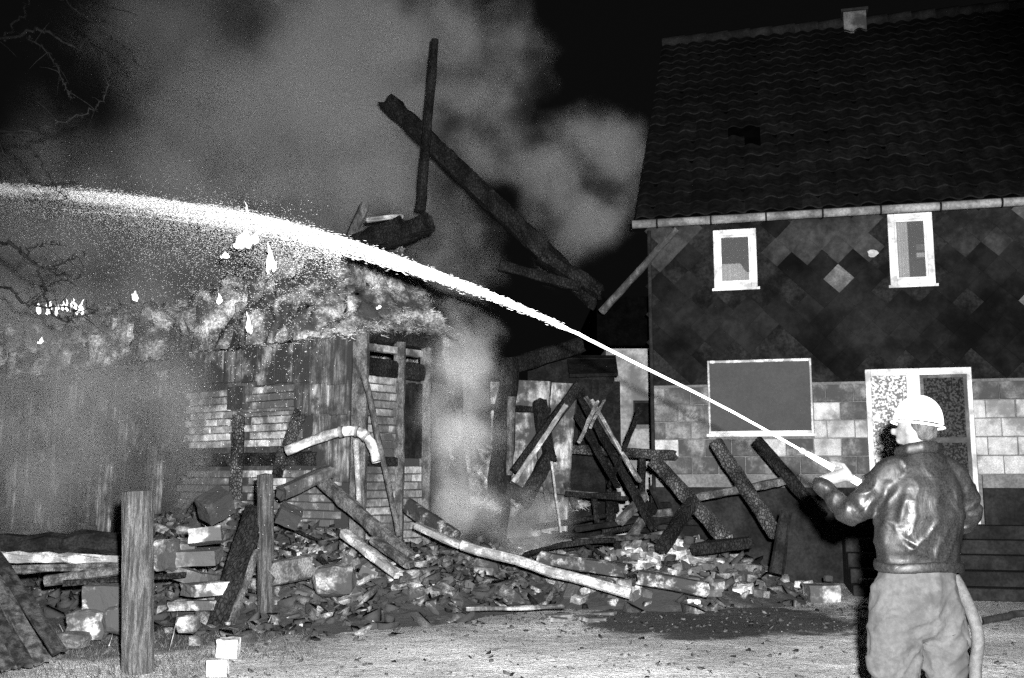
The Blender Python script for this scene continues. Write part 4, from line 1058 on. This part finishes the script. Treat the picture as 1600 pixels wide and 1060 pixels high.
def filaments(nf, per, t0r, t1r, wd):
    """torn threads of water running along the jet, each a chain of fine streaks"""
    A = np.array([p[:] for p in jw]); PS = []; DS = []
    for _ in range(nf):
        t0 = rng.uniform(*t0r); ln = rng.uniform(.04, .2); n = int(per * ln / .12) + 5
        t = np.clip(t0 + rng.uniform(0, ln, n), 0, .995); i = (t * (NJ - 2)).astype(int)
        r = np.interp(t, [0, .38, .62, 1], [.009, .028, .064, .11])[:, None]
        off = rng.normal(size=3) * .42; off[2] = off[2] * .5 - abs(rng.normal()) * .7 * rng.uniform(0, 1) + .3
        drift = ((t - t0) / .2)[:, None] * np.array([[0, 0, -1.4 * rng.uniform(.1, 1)]])
        PS.append(A[i] + (A[i + 1] - A[i]) * rng.uniform(0, 1, (n, 1)) + (off + drift) * r + rng.normal(size=(n, 3)) * r * .13); DS.append(A[i + 1] - A[i])
    p = np.concatenate(PS); d = np.concatenate(DS); n = len(p); d /= np.linalg.norm(d, axis=1)[:, None]; d[:, 2] -= .06; d += rng.normal(size=(n, 3)) * .05
    L_ = rng.uniform(.012, .07, (n, 1)); s = np.cross(d, rng.normal(size=(n, 3))); s /= np.linalg.norm(s, axis=1)[:, None]; u = np.cross(d, s); W_ = rng.uniform(.4, 1, (n, 1)) * wd
    V = np.concatenate([p - d * L_, p + s * W_, p + (-.5 * s + .87 * u) * W_, p + (-.5 * s - .87 * u) * W_, p + d * L_], 0)
    k = np.arange(n); F = np.concatenate([np.stack([k, k + (1 + (j + 1) % 3) * n, k + (1 + j) * n], 1) for j in range(3)] + [np.stack([k + 4 * n, k + (1 + j) * n, k + (1 + (j + 1) % 3) * n], 1) for j in range(3)], 0)
    o = np_mesh('spray', V, F, WM, jet); o['kind'] = 'stuff'
filaments(260, 130, (.36, .98), None, .0030)
streaks('spray', 30000, lambda n: .58 + .42 * rng.uniform(0, 1, n), .55, 1.7, .005, .03, .0016, jet)
streaks('droplets', 12000, lambda n: .62 + .38 * rng.uniform(0, 1, n), 2.5, 9.0, .004, .014, .0022, jet)

#@@PERSON
# ------------------------------------------------------------------ the fireman
def leather_mat():
    m, t, b = nodes_of('leather'); N, L = t.nodes, t.links
    tc = N.new('ShaderNodeTexCoord')
    n1 = N.new('ShaderNodeTexNoise'); n1.inputs['Scale'].default_value = 7; n1.inputs['Detail'].default_value = 5; n1.inputs['Distortion'].default_value = 1.2
    mp = N.new('ShaderNodeMapping'); mp.inputs['Scale'].default_value = (1.2, 1, .6); L.new(tc.outputs['Object'], mp.inputs[0]); L.new(mp.outputs[0], n1.inputs['Vector'])
    n2 = N.new('ShaderNodeTexNoise'); n2.inputs['Scale'].default_value = 120; n2.inputs['Detail'].default_value = 3; L.new(tc.outputs['Object'], n2.inputs['Vector'])
    r = N.new('ShaderNodeMapRange'); r.inputs[1].default_value = .3; r.inputs[2].default_value = .7; r.inputs[3].default_value = .002; r.inputs[4].default_value = .009; L.new(n2.outputs[0], r.inputs[0])
    L.new(r.outputs[0], b.inputs['Base Color']); b.inputs['Specular IOR Level'].default_value = .22
    rr_ = N.new('ShaderNodeMapRange'); rr_.inputs[1].default_value = .35; rr_.inputs[2].default_value = .65; rr_.inputs[3].default_value = .34; rr_.inputs[4].default_value = .62; L.new(n1.outputs[0], rr_.inputs[0]); L.new(rr_.outputs[0], b.inputs['Roughness'])
    a = N.new('ShaderNodeMath'); a.operation = 'MULTIPLY_ADD'; a.inputs[1].default_value = .05; L.new(n2.outputs[0], a.inputs[0]); L.new(n1.outputs[0], a.inputs[2])
    bn = N.new('ShaderNodeBump'); bn.inputs['Strength'].default_value = .3; bn.inputs['Distance'].default_value = .03; L.new(a.outputs[0], bn.inputs['Height']); L.new(bn.outputs[0], b.inputs['Normal'])
    return m
M['leather'] = leather_mat()
M['trouser'] = mat('trouser', .019, .026, 5, .95, .3, fine=.15, dirt=.2, dirtscale=7, dirtcol=.012, bscale=60, bdist=.006)
M['skin'] = mat('skin', .06, .09, 8, .6, .15, fine=.1)
M['hair'] = mat('hair', .008, .03, 40, .7, .6, stretch=(1, 1, .3))
M['helmet'] = mat('helmet', .78, .85, 3, .35, .05, spec=.5, fine=.04)
M['boot'] = mat('boot', .012, .02, 10, .4, .2, spec=.5)
man = thing('person', (FX, FY, 0), 'person in white helmet, dark leather jacket and baggy trousers aiming a hose nozzle', 'person')
man.rotation_euler = (0, 0, R(10))
def remeshed(name, parts, m, voxel, parent, smooth_it=6, wr=0.0, wscale=6.0, wstr=(1, 1, 1)):
    """parts: list of chains [(x,y,z,rx[,ry])...]: tapered capsules fused to one surface"""
    bm = bmesh.new()
    for ch in parts:
        for a, b in zip(ch, ch[1:]):
            n = max(2, int((Vector(b[:3]) - Vector(a[:3])).length / (min(a[3:] + b[3:]) * .35)) + 1)
            for i in range(n + 1):
                t = i / n; c = [a[k] + (b[k] - a[k]) * t for k in range(len(a))]
                ry = c[4] if len(c) > 4 else c[3]; rz_ = c[5] if len(c) > 5 else c[3]
                bmesh.ops.create_icosphere(bm, subdivisions=2, radius=1.0, matrix=Matrix.Translation(c[:3]) @ Matrix.Diagonal((c[3], ry, rz_, 1)))
        if len(ch) == 1:
            c = ch[0]; ry = c[4] if len(c) > 4 else c[3]; rz_ = c[5] if len(c) > 5 else c[3]
            bmesh.ops.create_icosphere(bm, subdivisions=3, radius=1.0, matrix=Matrix.Translation(c[:3]) @ Matrix.Diagonal((c[3], ry, rz_, 1)))
    me = bpy.data.meshes.new(name); bm.to_mesh(me); bm.free()
    o = bpy.data.objects.new(name, me); C.objects.link(o)
    md = o.modifiers.new('r', 'REMESH'); md.mode = 'VOXEL'; md.voxel_size = voxel; md.use_smooth_shade = True
    ms = o.modifiers.new('s', 'SMOOTH'); ms.iterations = smooth_it; ms.factor = .5
    dg = bpy.context.evaluated_depsgraph_get(); me2 = bpy.data.meshes.new_from_object(o.evaluated_get(dg))
    o.modifiers.clear(); o.data = me2; bpy.data.meshes.remove(me)
    if wr:
        for v in me2.vertices:
            q = Vector((v.co.x * wstr[0], v.co.y * wstr[1], v.co.z * wstr[2])) * wscale
            d = mnoise.noise(q) + .5 * (1 - abs(mnoise.noise(q * 1.9 + Vector((3, 1, 2)))) * 2)
            v.co += v.normal * wr * d
    me2.materials.clear(); me2.materials.append(m)
    me2.polygons.foreach_set('use_smooth', [True] * len(me2.polygons))
    o.parent = parent; return o
# local frame: x to his right hand side in view, y away from the camera, z up
HX = .045
body = remeshed('body', [[(0, 0, .95, .14, .11), (0.02, .0, 1.3, .15, .1), (.03, 0, 1.50, .10, .08)], [(.035, .01, 1.52, .058), (HX - .02, .03, 1.64, .058)],
    [(HX - .012, .035, 1.70, .085, .098, .11)], [(HX - .036, .075, 1.655, .056, .06, .07)], [(HX - .062, .10, 1.618, .026, .03, .024)], [(HX - .088, .130, 1.668, .014, .018, .024)], [(HX - .082, -.004, 1.672, .011, .020, .032)], [(HX - .078, .008, 1.655, .012, .014, .018)],
    [(-.09, 0, .9, .08), (-.14, .02, .5, .06), (-.15, .0, .1, .05)], [(.1, 0, .9, .08), (.14, .0, .5, .06), (.15, -.02, .1, .05)]], M['skin'], .010, man, 4)
remeshed('hair', [[(HX + .004, -.004, 1.70, .082, .085, .08)], [(HX + .015, -.03, 1.65, .058, .05, .045)]], M['hair'], .008, man, 2, .005, 45)
jacket = remeshed('jacket', [
    [(-.01, 0, .965, .232, .158, .05), (-.01, -.005, 1.08, .246, .172, .06), (.005, -.01, 1.22, .248, .172, .07), (.025, -.01, 1.36, .232, .155, .07), (.035, -.005, 1.46, .18, .12, .06), (.04, 0, 1.54, .105, .09, .04)],
    [(-.10, -.005, 1.475, .085, .085, .06), (.17, -.005, 1.47, .085, .085, .06)],
    [(-.135, 0, 1.44, .090), (-.205, .05, 1.35, .092), (-.29, .12, 1.235, .077), (-.315, .15, 1.225, .072), (-.36, .24, 1.30, .057), (-.395, .31, 1.37, .046)],
    [(.205, 0, 1.43, .088), (.27, .0, 1.33, .086), (.315, .02, 1.22, .08), (.305, .06, 1.18, .076), (.225, .17, 1.145, .064), (.16, .25, 1.13, .05)]], M['leather'], .0095, man, 5)
def folds(o, fs, arms=None):
    """soft creases: ridges along lines a-b on the cloth (width w, height h), ripples round the sleeves"""
    me = o.data; n = len(me.vertices); X = np.empty(n * 3); me.vertices.foreach_get('co', X); X = X.reshape(-1, 3)
    Nn = np.array([v.normal[:] for v in me.vertices]); d = np.zeros(n)
    def seg(a, b):
        A = np.array(a); ab = np.array(b) - A; t = np.clip((X - A) @ ab / (ab @ ab), 0, 1); return t, np.linalg.norm(X - A - t[:, None] * ab, axis=1), np.linalg.norm(ab)
    for (a, b, w_, h_) in fs:
        t, q, _ = seg(a, b); d += h_ * np.exp(-(q / w_) ** 2) * np.sin(np.pi * np.clip(t * .9 + .05, 0, 1)) ** .5
    d = np.clip(d, -.02, .024)
    N1 = np.array([(mnoise.noise(v * 5.0), mnoise.noise(Vector((v.x * 9 + v.z * 6, v.y * 9, v.z * 12 - v.x * 7))), mnoise.noise(Vector((v.x * 7 + v.z * 4, v.y * 7, v.z * 7 - v.x * 5))), mnoise.noise(v * 7.0)) for v in (Vector(x) for x in X)])
    d += N1[:, 0] * .006 + N1[:, 1] * .0045 + .007 * ((1 - np.minimum(1, np.abs(N1[:, 2]) * 2.5)) ** 2 - .3)
    for A_ in arms or []:
        best = np.full(n, 9.0); bs_ = np.zeros(n); s_ = 0.0
        for a, b in zip(A_, A_[1:]):
            t, q, L0 = seg(a, b); m_ = q < best; best[m_] = q[m_]; bs_[m_] = s_ + t[m_] * L0; s_ += L0
        k_ = np.where(best < .12, np.clip((bs_ - .06) / .08, 0, 1), 0)
        d += k_ * .0095 * np.sin(bs_ * 62 + 5 * N1[:, 3]) * (.5 + N1[:, 1])
    X += Nn * d[:, None]; me.vertices.foreach_set('co', X.ravel()); me.update()
folds(jacket, [((-.13, -.15, 1.42), (-.18, -.12, 1.18), .022, .022), ((-.10, -.17, 1.40), (-.12, -.17, 1.25), .016, -.016), ((-.17, -.14, 1.06), (-.02, -.18, 1.0), .02, .02), ((-.19, -.12, 1.12), (-.08, -.18, 1.03), .014, -.014),
    ((.20, -.12, 1.40), (.17, -.14, 1.12), .022, .016), ((.16, -.16, 1.05), (.05, -.18, .99), .02, .014), ((0, -.18, 1.12), (.12, -.17, 1.02), .016, .012), ((-.16, -.14, 1.30), (-.05, -.18, 1.28), .014, .012),
    ((-.22, -.02, 1.36), (-.30, .06, 1.22), .014, .02), ((-.26, .0, 1.32), (-.33, .08, 1.20), .012, -.014), ((-.28, .04, 1.28), (-.36, .12, 1.22), .012, .018), ((-.32, .1, 1.25), (-.385, .2, 1.26), .012, .014), ((-.31, .07, 1.19), (-.39, .19, 1.31), .010, -.012),
    ((.25, -.06, 1.34), (.33, -.04, 1.28), .012, .016), ((.25, -.05, 1.27), (.35, -.02, 1.22), .012, .016), ((.25, .0, 1.2), (.36, .05, 1.2), .012, -.014), ((.22, .05, 1.12), (.3, .0, 1.14), .012, .014)],
    [[(-.135, 0, 1.44), (-.205, .05, 1.35), (-.29, .12, 1.235), (-.315, .15, 1.225), (-.36, .24, 1.30), (-.395, .31, 1.37)], [(.205, 0, 1.43), (.27, .0, 1.33), (.315, .02, 1.22), (.305, .06, 1.18), (.225, .17, 1.145), (.16, .25, 1.13)]])
from mathutils.bvhtree import BVHTree
bv = BVHTree.FromPolygons([v.co for v in jacket.data.vertices], [tuple(p.vertices) for p in jacket.data.polygons])
def seam(pts):
    out = []
    for x_, z_ in pts:
        h_ = bv.ray_cast(Vector((x_, -1, z_)), Vector((0, 1, 0)))[0]
        if h_ is not None: out.append(h_ + Vector((0, -.0005, 0)))
    V, F = tube_pts(out, [.0028] * len(out), 5); o = mesh_obj('seam', V, F, M['leather'], None, True); o.parent = jacket
seam([(-.15 + .34 * t, 1.405 + .01 * math.sin(t * 3.1)) for t in np.linspace(0, 1, 40)])
remeshed('collar', [[(-.055, -.045, 1.565, .03, .024, .034), (0, -.082, 1.575, .03, .018, .034), (.07, -.082, 1.575, .03, .018, .034), (.125, -.04, 1.565, .03, .024, .034), (.14, .03, 1.555, .026, .03, .03)], [(-.055, -.045, 1.565, .03, .024, .034), (-.075, .03, 1.55, .026, .03, .03)]], M['leather'], .007, jacket, 3, .002, 14)
remeshed('waistband', [[(-.01 + .235 * math.cos(a), .165 * math.sin(a), .945 + .006 * math.sin(3 * a), .012, .012, .03) for a in np.linspace(0, 2 * math.pi, 33)]], M['leather'], .0085, jacket, 2)
TX = -.035
trous = remeshed('trousers', [[(TX + .02, 0, .95, .205, .14, .06), (TX, -.01, .86, .225, .16, .06), (TX, -.01, .74, .232, .16, .06), (TX, 0, .62, .22, .14, .06)],
    [(TX - .11, 0, .82, .13, .14, .1), (TX - .135, .01, .62, .14, .14, .1), (TX - .14, .01, .44, .138, .13, .1), (TX - .13, .02, .32, .11, .11, .08), (TX - .13, .02, .16, .085, .088, .06)],
    [(TX + .10, 0, .82, .13, .14, .1), (TX + .13, -.01, .62, .132, .132, .1), (TX + .145, -.01, .44, .12, .12, .1), (TX + .145, -.02, .30, .10, .10, .08), (TX + .145, -.02, .16, .082, .085, .06)]], M['trouser'], .012, man, 4)
for v in trous.data.vertices:
    c = v.co; zz = c.z
    k = .45 + .55 * min(1, max(0, (.78 - zz) / .25))
    for sc_, am_, (ax, az) in ((5.5, .030, (.8, .45)), (9.0, .018, (-.7, .5)), (15.0, .006, (.5, .9))):
        q = Vector((c.x * ax + c.z * az, c.y, c.z * .9 - c.x * .5)) * sc_
        rdg = (1 - min(1, abs(mnoise.noise(q)) * 2.2)) ** 2
        v.co += v.normal * am_ * k * (rdg - .35)
    if abs(c.x - TX) < .012 and c.y < 0 and .6 < zz < .93: v.co += v.normal * -.006
for sx, yy in ((-.165, .02), (.11, -.02)):
    remeshed('boot', [[(sx, yy, .24, .085, .09, .06), (sx, yy, .09, .065, .075, .05), (sx, yy + .02, .045, .052, .085, .045), (sx, yy + .15, .04, .052, .07, .04)]], M['boot'], .012, man, 3)
def helmet():
    bm = bmesh.new(); bmesh.ops.create_uvsphere(bm, u_segments=40, v_segments=24, radius=1)
    bmesh.ops.delete(bm, geom=[v for v in bm.verts if v.co.z < -.08], context='VERTS')
    for v in bm.verts:
        x, y, z = v.co; r = math.hypot(x, y); rim = max(0, 1 - (z + .08) / .16)
        k = 1 + .10 * rim ** 1.5
        v.co = Vector((x * .118 * k, y * .142 * k, z * .142 - .016 * rim * (1 if y < 0 else .7)))
    me = bpy.data.meshes.new('helmet'); bm.to_mesh(me); bm.free(); me.materials.append(M['helmet'])
    me.polygons.foreach_set('use_smooth', [True] * len(me.polygons))
    o = bpy.data.objects.new('helmet', me); C.objects.link(o); o.parent = man; o.location = (HX, .02, 1.722); o.rotation_euler = (R(3), R(9), R(8))
    md = o.modifiers.new('t', 'SOLIDIFY'); md.thickness = .006
    return o
hel = helmet()
rimp = [Vector((.128 * math.cos(a), .154 * math.sin(a), -.0225 - .002 * (1 - math.sin(a)))) for a in np.linspace(0, 2 * math.pi, 41)]
V, F = tube_pts(rimp, [.0055] * 41, 6); o = mesh_obj('helmet_rim', V, F, M['helmet'], None, True); o.parent = hel
# nozzle and hose; hand closed on the nozzle
mi = Matrix.Rotation(R(-10), 4, 'Z') @ Matrix.Translation((-FX, -FY, 0))
L_ = lambda p: mi @ p                                                        # world -> local of the man
tipl = L_(tip); dl = ((mi @ jw[3]) - tipl).normalized()
nz0 = tipl - dl * .52
mw_man = Matrix.Translation((FX, FY, 0)) @ Matrix.Rotation(R(10), 4, 'Z')
noz = thing('hose_nozzle', (FX - .4, FY + .3, 1.3), 'bright metal hose nozzle gripped in both hands of the helmeted person', 'nozzle')
Wp = lambda p: mw_man @ p
tube('barrel', [Wp(nz0), Wp(tipl - dl * .22), Wp(tipl - dl * .02)], [.024, .02, .013], M['helmet'], noz, 14)
tube('tip', [Wp(tipl - dl * .02), Wp(tipl + dl * .02)], [.017, .016], M['zinc'], noz, 14); tube('collar', [Wp(tipl - dl * .25), Wp(tipl - dl * .21)], [.027, .026], M['zinc'], noz, 14)
grip = tipl - dl * .235
side = dl.cross(Vector((0, 0, 1))).normalized(); nup = side.cross(dl).normalized()
hand_parts = []
pc = grip - nup * .012 - Vector((0, .045, 0)) - dl * .02
wrist = Vector((-.405, .315, 1.385))
hand_parts.append([tuple(wrist) + (.034,), tuple(pc) + (.038,)])
hand_parts.append([tuple(pc - dl * .03) + (.027,), tuple(pc + dl * .04) + (.025,)])
for k in range(4):
    b0 = pc + dl * (.045 - .024 * k); ang0 = -.3; ch = []
    cl = [.98, 1.06, 1.0, .85][k]
    for a, rr_ in ((-2.0, .0115), (-1.0, .0115), (.1, .0105), (1.2, .0095), (2.1, .008)):
        c = grip + dl * (.03 - .0245 * k); v_ = side * math.sin(a) * 1.0 + nup * -math.cos(a) * -1.0
        rad_ = .034 * cl
        v2 = Vector((0, -1, 0)) * math.cos(a + .6) + nup * math.sin(a + .6)
        ch.append(tuple(c + v2 * rad_) + (rr_,))
    hand_parts.append(ch)
hand_parts.append([tuple(pc - dl * .02 + nup * .02) + (.014,), tuple(pc + dl * .03 + nup * .045) + (.012,), tuple(grip + dl * .06 + nup * .028 - Vector((0, .01, 0))) + (.0095,)])
remeshed('hand', hand_parts, M['skin'], .0045, man, 2)
rw = Vector((.16, .26, 1.14)); hc = Vector((.09, .33, 1.13))
rh = [[tuple(rw) + (.034,), tuple(hc) + (.034, .03, .04)]]
for k in range(4):
    rh.append([(hc.x - .02, hc.y + .03, hc.z + .036 - .024 * k, .011), (hc.x - .06, hc.y + .045, hc.z + .036 - .024 * k, .0105), (hc.x - .085, hc.y + .015, hc.z + .034 - .023 * k, .0095), (hc.x - .075, hc.y - .015, hc.z + .033 - .022 * k, .008)])
rh.append([(hc.x - .01, hc.y - .02, hc.z + .02, .014), (hc.x - .045, hc.y - .035, hc.z + .035, .011), (hc.x - .07, hc.y - .03, hc.z + .03, .009)])
remeshed('hand', rh, M['skin'], .0045, man, 2)
hp = [Wp(nz0), Wp(nz0 - dl * .16 + Vector((.0, .02, -.01))), Wp(Vector((.03, .36, 1.13))), Wp(Vector((.17, .33, 1.02))), Wp(Vector((.255, .18, .93))), Wp(Vector((.285, .06, .78))), Wp(Vector((.30, -.02, .58))), Wp(Vector((.27, -.02, .38))), Wp(Vector((.24, -.1, .16))), Wp(Vector((.28, -.3, .05))), Wp(Vector((.7, -.7, .04))), Wp(Vector((1.8, -.9, .04)))]
hz = tag(tube('fire_hose', smooth_path(hp, 90), .032, M['hose'], None, 12), 'grey canvas fire hose running round the helmeted person to the ground', 'hose')
a = G(1530, 972, .03); b = G(1620, 958, .03)
o = tag(tube('fire_hose', smooth_path([a, a.lerp(b, .5) + Vector((0, .05, 0)), b, b + Vector((2, .2, 0))], 24), .036, M['dark_rubber'], None, 10), 'dark fire hose lying flat on the dirt beyond the helmeted person', 'hose')
tube('coupling', [a - Vector((.13, .0, -.01)), a + Vector((.0, 0, .01))], .06, M['zinc'], o, 14)

#@@SMOKE
# ------------------------------------------------------------------ smoke
def smoke_mat(name, dens, nscale, lo, hi, albedo, edge=.35, warp=1.0, detail=3):
    m = bpy.data.materials.new(name); m.use_nodes = True; t = m.node_tree; N, L = t.nodes, t.links
    N.remove(N['Principled BSDF'])
    pv = N.new('ShaderNodeVolumePrincipled'); pv.inputs['Color'].default_value = (albedo, albedo, albedo, 1); pv.inputs['Anisotropy'].default_value = -.1
    tc = N.new('ShaderNodeTexCoord'); g = N.new('ShaderNodeNewGeometry')
    n = N.new('ShaderNodeTexNoise'); n.inputs['Scale'].default_value = nscale; n.inputs['Detail'].default_value = detail; n.inputs['Roughness'].default_value = .5
    L.new(g.outputs['Position'], n.inputs['Vector'])
    ln = N.new('ShaderNodeVectorMath'); ln.operation = 'LENGTH'; L.new(tc.outputs['Object'], ln.inputs[0])
    # r + noise pushes the edge in and out
    a = N.new('ShaderNodeMath'); a.operation = 'MULTIPLY_ADD'; a.inputs[1].default_value = -warp; L.new(n.outputs[0], a.inputs[0]); L.new(ln.outputs['Value'], a.inputs[2])
    r = N.new('ShaderNodeMapRange'); r.interpolation_type = 'SMOOTHSTEP'; r.inputs[1].default_value = 1.0 - warp * .68; r.inputs[2].default_value = 1.0 - warp * .68 - edge; r.inputs[3].default_value = 0; r.inputs[4].default_value = 1
    L.new(a.outputs[0], r.inputs[0])
    r2 = N.new('ShaderNodeMapRange'); r2.inputs[1].default_value = lo; r2.inputs[2].default_value = hi; r2.inputs[3].default_value = .15; r2.inputs[4].default_value = 1; L.new(n.outputs[0], r2.inputs[0])
    x = N.new('ShaderNodeMath'); x.operation = 'MULTIPLY'; L.new(r.outputs[0], x.inputs[0]); L.new(r2.outputs[0], x.inputs[1])
    y = N.new('ShaderNodeMath'); y.operation = 'MULTIPLY'; y.inputs[1].default_value = dens; L.new(x.outputs[0], y.inputs[0])
    L.new(y.outputs[0], pv.inputs['Density']); L.new(pv.outputs[0], N['Material Output'].inputs['Volume'])
    m.cycles.volume_step_rate = .55 if hasattr(m, 'cycles') else 1
    return m
ico = None
def smoke(px, py, Y, wpx, hpx_, depth, m, label, rz=0.0, tilt=0.0):
    bm = bmesh.new(); bmesh.ops.create_icosphere(bm, subdivisions=3, radius=1.0)
    me = bpy.data.meshes.new('smoke'); bm.to_mesh(me); bm.free(); me.materials.append(m)
    o = bpy.data.objects.new('smoke', me); C.objects.link(o); o.location = P(px, py, Y)
    o.scale = (wpx / 2 * Y / FPX, depth / 2, hpx_ / 2 * Y / FPX); o.rotation_euler = (0, tilt, rz)
    return tag(o, label, 'smoke', kind='stuff')
SA = smoke_mat('thick_smoke', .75, .45, .38, .66, .55, .8, .9)
SB = smoke_mat('billow_smoke', 1.5, 1.0, .42, .66, .5, .8, 1.15, 6)
SC = smoke_mat('column_smoke', 2.4, 1.6, .38, .64, .8, .8, 1.0, 5)
SE = smoke_mat('thin_steam', 1.0, 2.2, .38, .64, .8, .9, 1.1, 4)
SD = smoke_mat('veil_smoke', .36, .9, .36, .64, .55, .5, .8)
smoke(440, 190, 19.5, 900, 860, 6, SA, 'vast grey smoke bank rising behind the barn and thinning upward')
smoke(150, 430, 20.5, 1000, 560, 5, SA, 'low grey smoke bank behind the far end of the barn')
for px, py, Y, wp, hp_, dp, lab in [
    (660, 70, 18.9, 330, 300, 3.0, 'wide billow of smoke around the standing pole tip'), (540, 40, 19.4, 360, 260, 3.0, 'faint billow of smoke highest above the hay'), (760, 110, 18.6, 240, 270, 2.8, 'topmost billow of smoke beside the standing pole tip'), (770, 215, 18.4, 220, 170, 2.2, 'billow of smoke under the topmost one'),
    (590, 265, 17.6, 280, 260, 2.6, 'bright billow of smoke behind the standing pole'), (470, 300, 18.0, 300, 220, 2.6, 'billow of smoke over the hay crest'), (560, 120, 19.2, 300, 260, 3.0, 'pale billow high above the hay crest'),
    (870, 250, 18.2, 190, 170, 2.2, 'billow of smoke between the rafter and the house roof'), (945, 265, 17.9, 210, 230, 2.4, 'small round billow nearest the house roof'), (895, 340, 17.8, 190, 220, 2.2, 'bright billow rising over the foot of the rafter'), (985, 300, 18.0, 110, 200, 1.8, 'thin billow against the roof verge'),
    (700, 385, 16.8, 240, 200, 2.0, 'bright puff of smoke above the gable end')]:
    smoke(px, py, Y, wp * 1.2, hp_ * 1.2, dp, SB, lab)
smoke(724, 650, 12.9, 200, 560, 1.4, SC, 'white column of smoke pouring from the barn gable door')
smoke(115, 635, 12.3, 620, 620, 2.6, SD, 'grey steam veil in front of the long barn wall')
smoke(826, 815, 13.0, 220, 190, 1.1, SE, 'low steam puff at the foot of the door sheets')
